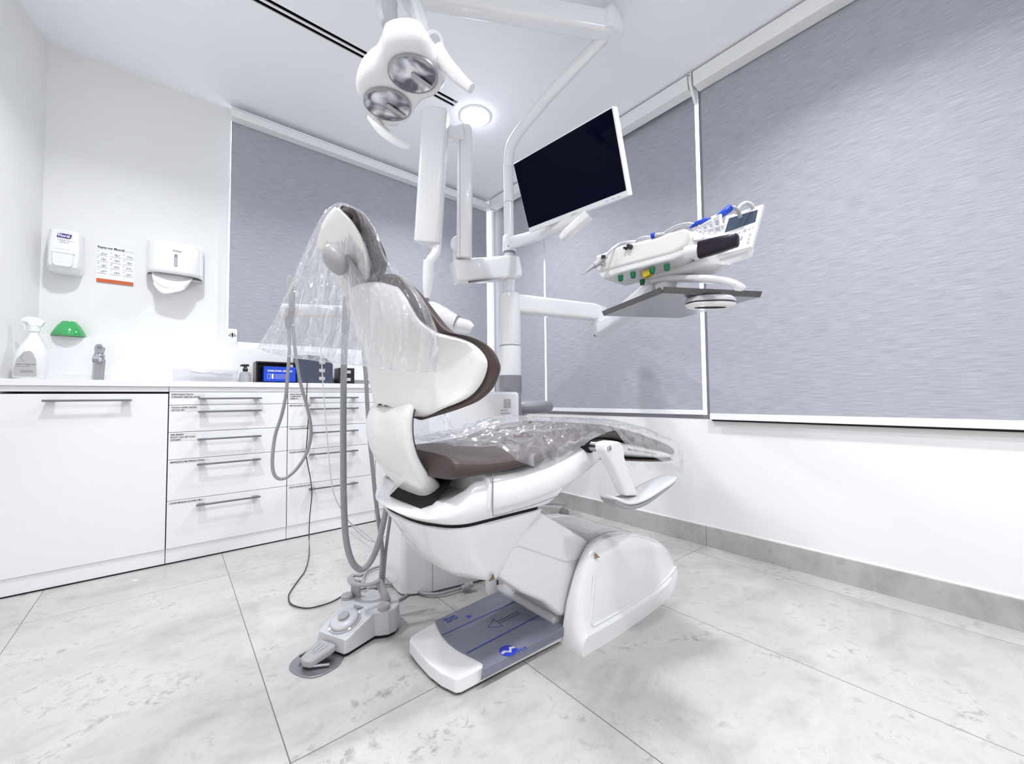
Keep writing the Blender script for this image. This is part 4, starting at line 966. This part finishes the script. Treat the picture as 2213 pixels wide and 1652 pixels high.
# ------------------------------------------------------------------ steel tray
TZ = 1.056
tA, tB, tC, tD = at(1305, 683, Z=TZ), at(1432, 634, Z=TZ), at(1643, 643, Z=TZ), at(1470, 688, Z=TZ)
tr = thing('instrument_tray', (tA+tB+tC+tD)/4, 'brushed steel instrument tray hanging under the console', 'tray')
link('tray_plate', MB().prism([tA, tB, tC, tD], (0, 0, .0022)), M['steel'], tr, smooth=None)
def rim(p, q, inn):
    d = (q-p).normalized(); n = V((-d.y, d.x, 0))
    if (inn-p).dot(n) < 0: n = -n
    return MB().prism([p, p-n*.008+V((0, 0, .015)), p-n*.0065+V((0, 0, .016)), p+n*.002+V((0, 0, .002))], q-p)
cen_ = (tA+tC)/2
for p, q in ((tA, tB), (tB, tC), (tC, tD), (tD, tA)): link('tray_rim', rim(p, q, cen_), M['steeld'], tr, smooth=None)
link('tray_post', MB().tube([pv+V((0, 0, -.024)), V((pv.x, pv.y, TZ+.0025))], .016, 16), M['white'], tr)
pc = at(1535, 665, Z=TZ-.030)
def oval2(c, rx, ry, z):
    out = []
    for k in range(40):
        a = 2*math.pi*k/40
        out.append(c+V((0, 0, z))+CR_h*(rx*math.copysign(abs(math.cos(a))**.8, math.cos(a)))+CF_h*(ry*math.sin(a)))
    return out
CR_h = V((CR.x, CR.y, 0)).normalized(); CF_h = V((CF.x, CF.y, 0)).normalized()
link('tray_grip', MB().loft([oval2(pc, .062, .034, 0), oval2(pc, .069, .038, .006), oval2(pc, .070, .039, .010)]), M['cream'], tr, bevel=.002)
link('grip_band', MB().loft([oval2(pc, .067, .037, .0105), oval2(pc, .067, .037, .0130)]), M['black'], tr, smooth=40)
link('grip_top', MB().loft([oval2(pc, .071, .040, .0135), oval2(pc, .069, .039, .022), oval2(pc, .06, .034, .0295)]), M['lgrey'], tr, bevel=.002)
link('grip_recess', MB().loft([oval2(pc, .045, .012, -.0006), oval2(pc, .045, .012, .0)]), M['dark'], tr, smooth=None)
# ------------------------------------------------------------------ handpieces and their hoses
HD = lambda pts: [at(x, y, D=d) for x, y, d in pts]
s_ = thing('air_water_syringe', HD([(1300, 563, 1.29)])[0], 'grey air-water syringe with a thin bent tip at the left end of the console', 'dental syringe', 'console handpieces')
link('nozzle_tip', MB().tube(cr(HD([(1253, 593, 1.21), (1262, 591, 1.215), (1270, 585, 1.22), (1284, 574, 1.23)]), 4), [.0012]*4+[.0018]*3+[.0030]*2+[.0048]*2+[.0068, .0072], 12), M['hose'], s_, smooth=50)
link('grip', MB().tube(HD([(1283, 575, 1.23), (1294, 567, 1.235), (1309, 555, 1.24)]), [.0085, .0105, .0075], 16), M['grey'], s_)
link('buttons', MB().obox(HD([(1304, 555, 1.225)])[0], CR*.006, CU*.004, CF*.003), M['black'], s_)
def hose(name, pts, r, mat, label, cat='hose', group=None, n=6, seg=10):
    return link(name, MB().tube(cr(pts, n), r, seg), M[mat], None, smooth=70, label=label, cat=cat, group=group)
HG = 'hoses looping over the instrument console'
hose('handpiece_hose', HD([(1309, 555, 1.24), (1320, 541, 1.24), (1338, 528, 1.25), (1360, 523, 1.23), (1378, 522, 1.235)]), .0040, 'lgrey', 'pale hose curving from the syringe over the left end of the console', group=HG)
hose('handpiece_hose', HD([(1322, 558, 1.285), (1333, 549, 1.275), (1342, 534, 1.255), (1356, 526, 1.24)]), .0036, 'whose', 'short white hose on the cream face right of the syringe', group=HG)
hose('handpiece_hose', HD([(1370, 531, 1.215), (1380, 518, 1.20), (1395, 513, 1.185), (1408, 513, 1.18)]), .0040, 'lgrey', 'pale hose arching beside the black knob of the console', group=HG)
hose('handpiece_hose', HD([(1438, 503, 1.14), (1460, 490, 1.11), (1485, 484, 1.08), (1502, 486, 1.06)]), .0040, 'lgrey', 'pale hose arching up to the left blue handpiece', group=HG)
hose('handpiece_hose', HD([(1580, 449, .99), (1588, 450, .985), (1596, 458, .985), (1600, 470, .99)]), .0046, 'hose', 'short grey hose behind the top blue handpiece', group=HG)
hose('handpiece_hose', HD([(1592, 462, 1.0), (1600, 446, 1.0), (1613, 439, 1.0), (1624, 444, 1.0), (1630, 456, 1.005)]), .0050, 'lgrey', 'grey hose arching over the top of the control panel', group=HG)
t = thing('blue_handpiece', HD([(1412, 509, 1.16)])[0], 'stubby handpiece with a blue tip lying on the middle of the console', 'dental handpiece', 'console handpieces')
link('tip', MB().tube(HD([(1409, 510, 1.165), (1418, 508, 1.155)]), [.0085, .006], 12), M['blue'], t)
link('grip', MB().tube(HD([(1417, 509, 1.156), (1437, 506, 1.135)]), [.0065, .005], 12), M['lgrey'], t)
t = thing('blue_handpiece', HD([(1520, 478, 1.03)])[0], 'slender blue handpiece lying left of the cradle bars', 'dental handpiece', 'console handpieces')
link('grip', MB().tube(cr(HD([(1491, 493, 1.06), (1505, 484, 1.045), (1523, 477, 1.03), (1538, 473, 1.02)]), 4), [.002]*2+[.004]*2+[.0062]*7+[.005]*2, 12), M['blue'], t, smooth=60)
link('neck', MB().tube(HD([(1538, 473, 1.02), (1551, 466, 1.01)]), [.005, .004], 12), M['whose'], t)
t = thing('blue_handpiece', HD([(1566, 458, 1.0)])[0], 'thick blue handpiece pointing up beside the control panel', 'dental handpiece', 'console handpieces')
link('grip', MB().tube(HD([(1551, 470, 1.005), (1558, 465, 1.0), (1578, 450, .99), (1582, 447, .988)]), [.006, .0078, .0085, .007], 14), M['blue'], t, smooth=60)
link('neck', MB().tube(HD([(1498, 494, 1.055), (1525, 485, 1.035), (1546, 473, 1.01), (1552, 469, 1.004)]), [.003, .0045, .0045, .005], 12), M['white'], t)
# ------------------------------------------------------------------ monitor
mc = V((1.206, 1.087, 1.665)); ya_, pa_, ra_ = 1.552, .378, -.05
mn = V((math.cos(pa_)*math.sin(ya_), math.cos(pa_)*math.cos(ya_), math.sin(pa_)))
mr = V((math.cos(ya_), -math.sin(ya_), 0)); mu = mr.cross(mn)
mr2 = mr*math.cos(ra_)+mu*math.sin(ra_); mu2 = -mr*math.sin(ra_)+mu*math.cos(ra_)
mo = thing('monitor', mc, 'flat screen monitor with a dark blue-black screen and white frame on the unit arm', 'monitor')
MW, MH = .52, .30
mp = lambda u, v, d=0: mc+mr2*(u*MW/2)+mu2*(v*MH/2)+mn*d
link('casing', MB().prism([mp(-1, 1), mp(1, 1), mp(1, -1), mp(-1, -1)], mn*.030), M['white'], mo, bevel=.004)
link('screen', MB().prism([mp(-.985, .965, -.0008), mp(.975, .965, -.0008), mp(.975, -.86, -.0008), mp(-.985, -.86, -.0008)], mn*.0012), M['screen'], mo, smooth=None)
for u in (.62, .72, .82): link('panel_button', MB().prism([mp(u, -.925, -.0004), mp(u+.05, -.925, -.0004), mp(u+.05, -.945, -.0004), mp(u, -.945, -.0004)], -mn*.0006), M['lab'], mo, smooth=None)
text('frame_logo', 'BENOX', .008, mp(-.03, -.96, 0), mr2, mu2, M['gink'], mo)
link('rear_housing', MB().prism([mp(-.5, .5, .030), mp(.5, .5, .030), mp(.5, -.6, .030), mp(-.5, -.6, .030)], mn*.025), M['white'], mo, bevel=.01)
zm = cz(522)
link('arm_collar', MB().lathe((UX, UY, 0), [(.036, cz(541)), (.037, cz(538)), (.034, cz(508)), (.030, cz(505))], 28), M['white'], mo)
link('collar_ring', MB().lathe((UX, UY, 0), [(.0335, cz(545)), (.0335, cz(541))], 28), M['mgrey'], mo)
mb_ = mp(.10, -.72, .06)
apth = cr([V((UX-.004, UY-.006, zm)), at(1150, 512, D=2.0), at(1200, 492, D=1.80), at(1262, 468, D=1.62)], 5)
link('arm', MB().tube(apth, [(.034-.0012*k, .018) for k in range(len(apth))], 16, power=3, up=(0, 0, 1)), M['white'], mo, smooth=60)
e_ = apth[-1]
link('tilt_bracket', MB().tube([at(1272, 464, D=1.575), at(1256, 480, D=1.59), at(1224, 508, D=1.63), at(1214, 517, D=1.64)], [(.018, .024), (.020, .025), (.017, .022), (.012, .018)], 24, power=5, up=(0, 0, 1)), M['white'], mo, smooth=60)
link('bracket_bolt', MB().lathe(V((UX-.024, UY-.024, cz(533))), [(.004, 0), (.004, .004)], 10, (-1, -1, 0)), M['mgrey'], mo)
# ------------------------------------------------------------------ x-ray machine
xg = thing('xray_machine', V((UX, UY, cz(585))), 'white folding-arm dental x-ray machine on the unit pole', 'x-ray machine')
xl = at(982, 590, D=2.06)
xa = V((UX, UY, cz(577)))
link('carrier_arm', MB().tube([xl+(xl-xa)*.02, xl, xl+(xa-xl)*.5, xa, xa+(xa-xl).normalized()*.05], [(.050, .040), (.058, .046), (.058, .048), (.060, .050), (.052, .042)], 32, power=8, up=(0, 0, 1)), M['white'], xg, smooth=50)
link('light_slot', MB().prism([at(1012, 608, D=2.06), at(1085, 600, D=2.10), at(1083, 603, D=2.06), at(1012, 612, D=2.02)], (0, 0, -.002)), M['steel'], xg, smooth=None)
def beam(name, p, q, w_, d_, parent, pw=6, bev=0):
    return link(name, MB().tube([p, p+(q-p)*.012, p+(q-p)*.035, p+(q-p)*.5, q-(q-p)*.008, q], [(w_*.62, d_*.7), (w_*.88, d_*.92), (w_, d_), (w_, d_), (w_, d_), (w_*.93, d_*.93)], 32, power=pw, up=CR_h), M['white'], parent, smooth=50)
post = at(986, 560, D=2.06)
link('post', MB().tube([at(986, 562, D=2.06), at(986, 520, D=2.06)], .017, 20), M['white'], xg)
link('lower_joint', MB().lathe(at(993, 530, D=2.055), [(.036, -.028), (.043, -.020), (.043, .018), (.036, .024)], 32, CF_h), M['white'], xg)
beam('rear_link', at(1006, 274, D=2.04), at(1003, 559, D=2.04), .037, .035, xg)
link('link_seam', MB().tube([at(994, 300, D=1.995), at(994, 552, D=1.995)], .0012, 5), M['gink'], xg)
link('upper_bridge', MB().tube([at(958, 282, D=1.98), at(975, 290, D=2.0), at(998, 292, D=2.02)], [(.045, .03), (.030, .03), (.040, .03)], 20, power=4, up=(0, 0, 1)), M['white'], xg, smooth=50)
beam('front_link', at(943, 240, D=1.92), at(925, 528, D=1.92), .060, .046, xg)
link('wrist_joint', MB().lathe(at(931, 515, D=1.94), [(.036, -.026), (.044, -.018), (.044, .018), (.036, .026)], 32, CF_h), M['white'], xg)
link('wrist_neck', MB().tube(cr([at(943, 530, D=1.92), at(941, 548, D=1.91), at(932, 560, D=1.90), at(926, 572, D=1.90)], 4), .022, 18), M['white'], xg, smooth=60)
link('drop_tube', MB().tube([at(926, 564, D=1.90), at(925, 600, D=1.90), at(924, 625, D=1.90), at(922, 646, D=1.90)], [.025, .0265, .022, .012], 22), M['white'], xg, smooth=60)
link('ball_joint', MB().lathe(at(922, 646, D=1.90), [(.013, .002), (.013, -.014), (.008, -.022)], 16), M['mgrey'], xg)
link('head_yoke', MB().tube([at(922, 652, D=1.9), at(932, 664, D=1.9)], .010, 12), M['white'], xg)
hx = [at(922, 660, D=1.9), at(930, 664, D=1.9), at(940, 672, D=1.9), at(950, 683, D=1.9), at(962, 692, D=1.9), at(975, 698, D=1.9), at(984, 701, D=1.9)]
link('tube_head', MB().tube(cr(hx, 4), [lerp_tab([(0, .012), (3, .026), (8, .040), (12, .052), (17, .052), (24, .046)], k) for k in range(25)], 28), M['white'], xg, smooth=70)
link('head_seam', MB().tube([at(983.5, 700, D=1.9), at(985.5, 701, D=1.9)], .043, 24), M['mgrey'], xg)
link('collimator_cone', MB().tube([at(985, 701, D=1.9), at(1014, 708, D=1.88), at(1020, 712, D=1.88)], [.036, .030, .02], 24), M['white'], xg, smooth=50)
# ------------------------------------------------------------------ operating light
lt = thing('operating_light', at(865, 165, Z=1.70), 'white twin-lens dental operating light with two side handles', 'operating light')
ol = [(824, 98), (832, 77), (863, 66), (897, 68), (919, 81), (938, 112), (958, 138), (964, 168), (948, 190), (919, 202), (900, 224), (886, 246), (863, 262), (846, 265), (818, 259), (796, 246), (782, 218), (770, 193), (771, 168), (788, 145), (807, 130)]
o3 = cr([at(x, y, Z=1.725) for x, y in ol], 4, True)
cc = sum(o3, V((0, 0, 0)))/len(o3)
def lr(k, z, s2=0): return [cc+(p-cc)*k+V((0, 0, z)) for p in o3]
link('head_shell', MB().loft([lr(.80, -.026), lr(.90, -.024), lr(.97, -.012), lr(1.0, .0), lr(.99, .02), lr(.93, .045), lr(.80, .065), lr(.55, .08), lr(.2, .086)]), M['white'], lt, smooth=70)
ZL = 1.725-.0265
for i, (x, y) in enumerate(((893, 159), (838, 225))):
    c_ = at(x, y, Z=ZL)
    rr_ = .070 if i == 0 else .072
    link('lens_ring', MB().lathe(c_, [(rr_, .001), (rr_, -.006), (rr_-.004, -.008), (rr_-.005, -.001)], 48, (0, 0, 1), caps=False), M['grey'], lt)
    n_ = []
    link('reflector', MB().lathe(c_, [(rr_-.0045, -.0050), (rr_*.85, -.0036), (rr_*.6, -.0022), (rr_*.3, -.0014), (.001, -.0012)], 48, caps=False), M['refl'] if 'refl' in M else M['chrome'], lt, smooth=60)
    d_ = (at(x+26, y+17, Z=ZL)-c_).normalized(); n2 = V((-d_.y, d_.x, 0))
    q0, q1 = c_+d_*-.004+V((0, 0, -.003)), c_+d_*(rr_-.008)+V((0, 0, -.0055))
    link('bulb_shield', MB().prism([q0-n2*.008, q1-n2*.007, q1+n2*.007, q0+n2*.008], (0, 0, -.004)), M['lab'], lt, bevel=.002)
def hnd(pts, rs, name='handle'): return link(name, MB().tube(cr(pts, 5), rs, 16, flat=1, power=2.6), M['white'], lt, smooth=60)
hnd([at(936, 92, D=1.16), at(952, 122, D=1.14), at(976, 152, D=1.12), at(1000, 176, D=1.11), at(1019, 192, D=1.10)], [(.026-.0007*k, .017-.0004*k) for k in range(21)])
link('handle_socket', MB().tube([at(930, 100, D=1.22), at(938, 90, D=1.13)], [.034, .026], 24), M['white'], lt)
link('handle_cap', MB().tube([at(938.5, 88.5, D=1.129), at(938.6, 88.3, D=1.126)], [.016, .016], 20), M['lgrey'], lt)
hnd([at(803, 250, D=1.36), at(824, 280, D=1.33), at(850, 302, D=1.31), at(868, 312, D=1.30), at(882, 316, D=1.29)], [(.020-.0005*k, .012-.0003*k) for k in range(21)])
B_ = at(878, -22, Z=2.30)
yk = cr([B_+V((-.02, 0, -.02)), at(880, -5, D=1.40), at(896, 18, D=1.34), at(908, 45, D=1.29), at(914, 78, D=1.25)], 5)
link('yoke', MB().tube(yk, [(.034-.0006*k, .020) for k in range(len(yk))], 18, power=3), M['white'], lt, smooth=60)
kc = at(838, 30, D=1.32)
link('knuckle', MB().tube([at(828, -50, D=1.36), at(836, 8, D=1.33)], [.036, .036], 28), M['white'], lt)
link('tension_knob', MB().tube([at(836, 8, D=1.33), at(838, 34, D=1.315), at(840, 48, D=1.31), at(841, 54, D=1.308)], [.031, .031, .029, .024], 12), M['lgrey'], lt, smooth=25)
link('knuckle_bridge', MB().tube([at(832, -30, D=1.35), B_], .028, 20), M['white'], lt)
J = top+V((.0, -.0, .012))
link('pole_joint', MB().tube([top+V((0, .0, -.03)), top+V((0, 0, .01)), top+V((.002, -.004, .06)), top+V((.004, -.006, .085))], [(.054, .046), (.060, .050), (.050, .042), (.030, .026)], 24, power=3, up=(1, 0, 0)), M['white'], lt, smooth=50)
link('spring_arm', MB().tube([top+V((-.01, 0, .014)), top+(B_-top)*.3+V((0, 0, .012)), B_], [(.048, .036), (.048, .036), (.046, .034)], 28, power=5, up=(0, 0, 1)), M['white'], lt, smooth=50)
# ------------------------------------------------------------------ assistant arm, suction, hoses
AY_ = 1.40
asst = thing('assistant_arm', at(690, 675, Y=AY_), 'white horizontal holder arm for suction handpieces behind the chair', 'holder arm')
link('bar', MB().tube([at(606, 670, Y=AY_), at(612, 671, Y=AY_), at(640, 673, Y=AY_), at(700, 674, Y=AY_), at(790, 678, Y=1.45), at(900, 690, Y=1.60), at(1010, 700, Y=1.70)], [(.012, .012), (.020, .018), (.022, .019), (.022, .019), (.024, .02), (.026, .02), (.026, .02)], 18, power=3, up=(0, 0, 1)), M['white'], asst, smooth=60)
link('cradle', MB().prism([at(616, 664, Y=AY_-.024), at(640, 665, Y=AY_-.024), at(637, 690, Y=AY_-.024), at(618, 688, Y=AY_-.024)], (0, .01, 0)), M['lgrey'], asst, bevel=.003)
YH = AY_-.034
t = thing('suction_handpiece', at(629, 625, Y=YH), 'slim grey suction handpiece standing in the left end of the holder arm', 'suction handpiece', 'suction handpieces')
link('barrel', MB().tube([at(628, 595, Y=YH), at(628.5, 602, Y=YH), at(630, 645, Y=YH), at(631, 672, Y=YH)], [.007, .0098, .0105, .006], 16, power=3), M['grey'], t, smooth=50)
link('tail', MB().tube([at(631, 672, Y=YH), at(632, 700, Y=YH)], [.006, .005], 12), M['hose'], t)
t = thing('suction_handpiece', at(624, 700, Y=YH), 'ribbed grey suction connector hanging below the left end of the holder arm', 'suction handpiece', 'suction handpieces')
link('barrel', MB().tube([at(623.5, 684, Y=YH), at(623.6, 697, Y=YH), at(623.8, 706, Y=YH), at(624, 712, Y=YH)], [.0105, .0100, .0085, .005], 14), M['hose'], t, smooth=30)
t = thing('suction_handpiece', at(749, 690, Y=YH), 'thick dark grey suction handpiece at the right part of the holder arm', 'suction handpiece', 'suction handpieces')
link('barrel', MB().tube([at(748, 640, Y=YH), at(748, 665, Y=YH), at(747, 695, Y=YH), at(745, 740, Y=YH)], [.008, .012, .013, .009], 16), M['mgrey'], t, smooth=50)
def HP(pts, y): return [at(p[0], p[1], Y=p[2] if len(p) > 2 else y) for p in pts]
hose('suction_hose', HP([(624, 710), (625, 760), (621, 820), (617, 860), (608, 900), (595, 940), (589, 985), (590, 1018), (600, 1034), (618, 1033), (640, 1015), (660, 985), (671, 950), (671, 915), (661, 870), (650, 830), (640, 775), (633, 705)], YH), .0048, 'hose', 'thin grey hose hanging in a long narrow loop in front of the drawers', group='hoses hanging from the holder arm')
hose('suction_hose', HP([(745, 738), (743, 800), (742, 900), (742, 1000), (743, 1080), (747, 1160), (758, 1208), (772, 1228), (786, 1230), (802, 1212), (817, 1178), (829, 1128), (838, 1085)], YH), .0100, 'hose', 'thick ribbed grey suction hose sagging almost to the floor beside the chair', group='hoses hanging from the holder arm', seg=16)
hose('suction_hose', HP([(786, 760), (791, 820), (794, 880), (799, 950), (805, 1010), (812, 1080), (820, 1140), (826, 1190), (825, 1225), (822, 1262)], 1.42), .0075, 'hose', 'medium grey hose running down beside the back support to the foot control', group='hoses hanging from the holder arm')
hose('suction_hose', HP([(846, 1085), (843, 1120), (837, 1165), (832, 1210), (828, 1262)], 1.42), .0058, 'hose', 'short grey hose from under the seat down to the foot control', group='hoses hanging from the holder arm')
hose('saliva_tube', HP([(692, 728), (695, 780), (698, 830), (703, 900), (709, 970), (716, 1040), (724, 1075), (745, 1115), (775, 1152), (800, 1170), (818, 1171), (832, 1160)], YH), .0018, 'whose', 'very thin white tube hanging between the grey hoses', n=6, seg=6)
hose('fallen_tube', HP([(755, 1128), (790, 1155), (812, 1174)], 1.42), .0012, 'whose', 'very thin white tube slanting beside the thick hose', n=6, seg=6)
bk = HP([(664, 828), (663, 862), (666, 900), (664, 945), (662, 985), (670, 1030), (674, 1065), (671, 1100), (669, 1122)], 2.505)
bk[0] = at(664, 822, Y=2.54)
fl_ = [at(x, y, Z=.005) for x, y in [(668, 1160), (668, 1200), (660, 1232), (645, 1254), (631, 1274), (624, 1288), (627, 1304), (642, 1312), (667, 1315), (698, 1308), (722, 1299), (741, 1288), (760, 1280), (783, 1274), (806, 1271), (826, 1266), (851, 1254), (866, 1244)]]
hose('power_cord', bk+fl_, .0026, 'black', 'thin black cord falling over the drawers and curling across the floor', cat='cord', seg=8)
zf = .008
FL = lambda pts, z=zf: [at(x, y, Z=z) for x, y in pts]
hose('floor_cable', FL([(822, 1266), (800, 1272), (788, 1262), (785, 1250), (792, 1237), (808, 1228), (836, 1221), (870, 1220)], .012), .0055, 'hose', 'grey cable looping on the floor behind the foot control towards the unit box', cat='cable', group='grey cables on the floor')
hose('floor_cable', FL([(784, 1290), (792, 1277), (810, 1267), (840, 1262), (873, 1264), (892, 1271), (915, 1283), (949, 1284), (981, 1276), (1003, 1270), (1016, 1267)], .014), .0062, 'hose', 'grey cable running along the foot of the unit box to a ribbed plug', cat='cable', group='grey cables on the floor')
hose('floor_cable', FL([(801, 1271), (809, 1284), (828, 1292), (842, 1300), (862, 1297), (880, 1286), (893, 1274), (905, 1262)], .007), .0050, 'hose', 'grey cable curling out behind the right side of the foot control', cat='cable', group='grey cables on the floor')
q0, q1 = at(998, 1272, Z=.02), at(1022, 1262, Z=.03)
link('cable_plug', MB().tube([q0, q0+(q1-q0)*.3, q0+(q1-q0)*.35, q0+(q1-q0)*.6, q0+(q1-q0)*.65, q1], [.010, .010, .014, .014, .011, .011], 14), M['grey'], None, label='ribbed grey cable plug under the chair body', cat='plug')
link('pipe_stub', MB().lathe(at(1068, 1285, Z=0), [(.03, .003), (.036, .02), (.036, .08)], 20), M['white'], None, label='short white cylinder on the floor under the lowest point of the chair body', cat='pipe')
# ------------------------------------------------------------------ foot control
fa = V((.909, .416, 0)).normalized(); fbv = V((-fa.y, fa.x, 0)); FO = V((.385, 1.337, 0))
fx = lambda a, b_, z=0: FO+fa*a+fbv*b_+V((0, 0, z))
fc = thing('foot_control', FO+fa*.08, 'grey dental foot control with a round dial and carrying handle', 'foot control')
out = [(0, -.058), (.0, .058), (.012, .064), (.11, .074), (.12, .090), (.135, .108), (.160, .116), (.19, .108), (.215, .085), (.230, .05), (.234, 0), (.230, -.05), (.215, -.085), (.19, -.108), (.160, -.116), (.135, -.108), (.12, -.090), (.11, -.074), (.012, -.064)]
ztp = lambda a: .050+.036*min(1, a/.11)
link('housing', MB().loft([[fx(a, b_, .010) for a, b_ in out], [fx(a, b_, .018) for a, b_ in out], [fx(a+.004*(1 if a < .05 else 0), b_*.97, ztp(a)-.003) for a, b_ in out], [fx(a*.98+.004, b_*.93, ztp(a)) for a, b_ in out]]), M['lgrey'], fc, bevel=.003, smooth=50)
link('rubber_base', MB().loft([[fx(a*.97+.003, b_*.95, .001) for a, b_ in out], [fx(a*.97+.003, b_*.95, .011) for a, b_ in out]]), M['dark'], fc, smooth=None)
fn = (V((0, 0, 1))*.11-fa*.036).normalized()
dc = fx(.056, 0, ztp(.056)+.0005)
link('dial_ring', MB().lathe(dc, [(.049, -.004), (.049, .0015), (.044, .002)], 40, fn), M['grey'], fc)
link('dial', MB().lathe(dc+fn*.002, [(.042, 0), (.043, .006), (.038, .012), (.022, .014)], 40, fn), M['lgrey'], fc, smooth=60)
link('dial_button', MB().lathe(dc+fn*.015, [(.017, 0), (.017, .009), (.0155, .0105)], 28, fn), M['grey'], fc)
for sa_ in range(4):
    an = math.pi/4+sa_*math.pi/2+.3
    d_ = fa*math.cos(an)+fbv*math.sin(an); d_ = (d_-fn*d_.dot(fn)).normalized(); e2 = fn.cross(d_)
    link('dial_notch', MB().obox(dc+d_*.0465+fn*.002, d_*.004, e2*.0045, fn*.0012), M['white'], fc, smooth=None)
link('symbol_plate', MB().prism([fx(.100, .012, .0862), fx(.113, .020, .0895), fx(.113, -.022, .0895), fx(.108, -.014, .0880), fx(.096, .002, .0848)], (0, 0, .0008)), M['gink'], fc, smooth=None)
for sgn in (1, -1):
    k_ = fx(.140, .082*sgn, .084); link('side_button', MB().lathe(k_, [(.020, 0), (.020, .014), (.0175, .017)], 24), M['grey'], fc)
link('steel_plate', MB().loft([[fx(a, b_, z) for a, b_ in [(p.x, p.y) for p in cr([V(q+(0,)) for q in [(.03, .045), (.0, .058), (-.03, .072), (-.075, .068), (-.104, .045), (-.112, 0), (-.104, -.045), (-.075, -.068), (-.03, -.072), (.0, -.058), (.03, -.045)]], 4)]] for z in (.001, .005)]), M['steel'], fc, bevel=.001)
pdl = [(-.092, 0, .012), (-.084, .024, .013), (-.03, .034, .019), (-.006, .034, .022), (-.006, -.034, .022), (-.03, -.034, .019), (-.084, -.024, .013)]
link('pedal', MB().loft([[fx(a, b_, z-.004) for a, b_, z in pdl], [fx(a, b_, z+.018) for a, b_, z in pdl]]), M['grey'], fc, bevel=.007, seg=4)
for bb in (-.010, 0, .010): link('pedal_groove', MB().tube(cr([fx(-.062, bb*.6, .0330), fx(-.045, bb*1.2, .0353), fx(-.022, bb*1.5, .0380)], 3), .0012, 5), M['mgrey'], fc)
link('pedal_rod', MB().tube([fx(-.05, -.055, .010), fx(-.085, -.01, .012)], .004, 10), M['chrome'], fc)
link('pedal_rod', MB().tube([fx(-.03, .055, .010), fx(-.075, .045, .020)], .004, 10), M['chrome'], fc)
# handle bracket
hb = at(769, 1290, Z=.086); hz = .145
def flat(name, pts, w_, th): return link(name, MB().tube(pts, [(th, w_)]*len(pts), 12, power=6, up=(0, 0, 1)), M['grey'], fc, smooth=40)
link('handle_post', MB().obox(V((hb.x, hb.y, .115)), fbv*.020, fa*.005, V((0, 0, .031))), M['grey'], fc, bevel=.002)
arcp = cr([at(783, 1244, Z=hz), at(764, 1244, Z=hz), at(757, 1252, Z=hz), at(764, 1262, Z=hz), at(785, 1265, Z=hz), at(806, 1262, Z=hz), at(822, 1254, Z=hz)], 5)
flat('handle_arc', arcp, .010, .004)
e1, e2 = at(818, 1255, Z=hz), at(838, 1302, Z=.088)
link('handle_leg', MB().tube([e1, e1+(e2-e1)*.1+V((0, 0, -.002)), e2], [(.005, .012), (.006, .014), (.007, .014)], 12, power=6, up=tuple(fa)), M['grey'], fc, smooth=40)
# ------------------------------------------------------------------ stool behind the unit
sc = at(1131, 880, D=2.56); sc.z = 0
st = thing('dental_stool', sc, 'grey dental stool with castors, mostly hidden behind the unit', 'stool')
zs = at(1131, 880, D=2.56).z
link('seat', MB().lathe(sc, [(.150, zs-.038), (.178, zs-.030), (.190, zs), (.180, zs+.030), (.150, zs+.038), (.01, zs+.040)], 40), M['mgrey'], st, smooth=60)
link('gas_column', MB().lathe(sc, [(.04, .09), (.04, .15), (.025, .15), (.025, zs-.038)], 20), M['steel'], st)
ca = at(1219, 1108, Z=.03); d0_ = (V((ca.x, ca.y, 0))-sc); R0 = d0_.length; a0_ = math.atan2(d0_.y, d0_.x)
for k in range(5):
    a = a0_+k*2*math.pi/5; d_ = V((math.cos(a), math.sin(a), 0)); e_ = sc+d_*R0
    if e_.x > XR-.05 or e_.y > 2.5: e_ = sc+d_*(R0*.75)
    lg_ = link('leg', MB().tube([sc+d_*.03+V((0, 0, .115)), e_+V((0, 0, .085)), e_+V((0, 0, .066))], [(.010, .022), (.009, .018), (.008, .016)], 12, power=4, up=(0, 0, 1)), M['grey'], st, smooth=40)
    link('castor', MB().lathe(e_+V((0, 0, .029))+V((-d_.y, d_.x, 0))*-.018, [(.020, 0), (.028, .003), (.028, .033), (.020, .036)], 20, V((-d_.y, d_.x, 0))), M['mgrey'], lg_)
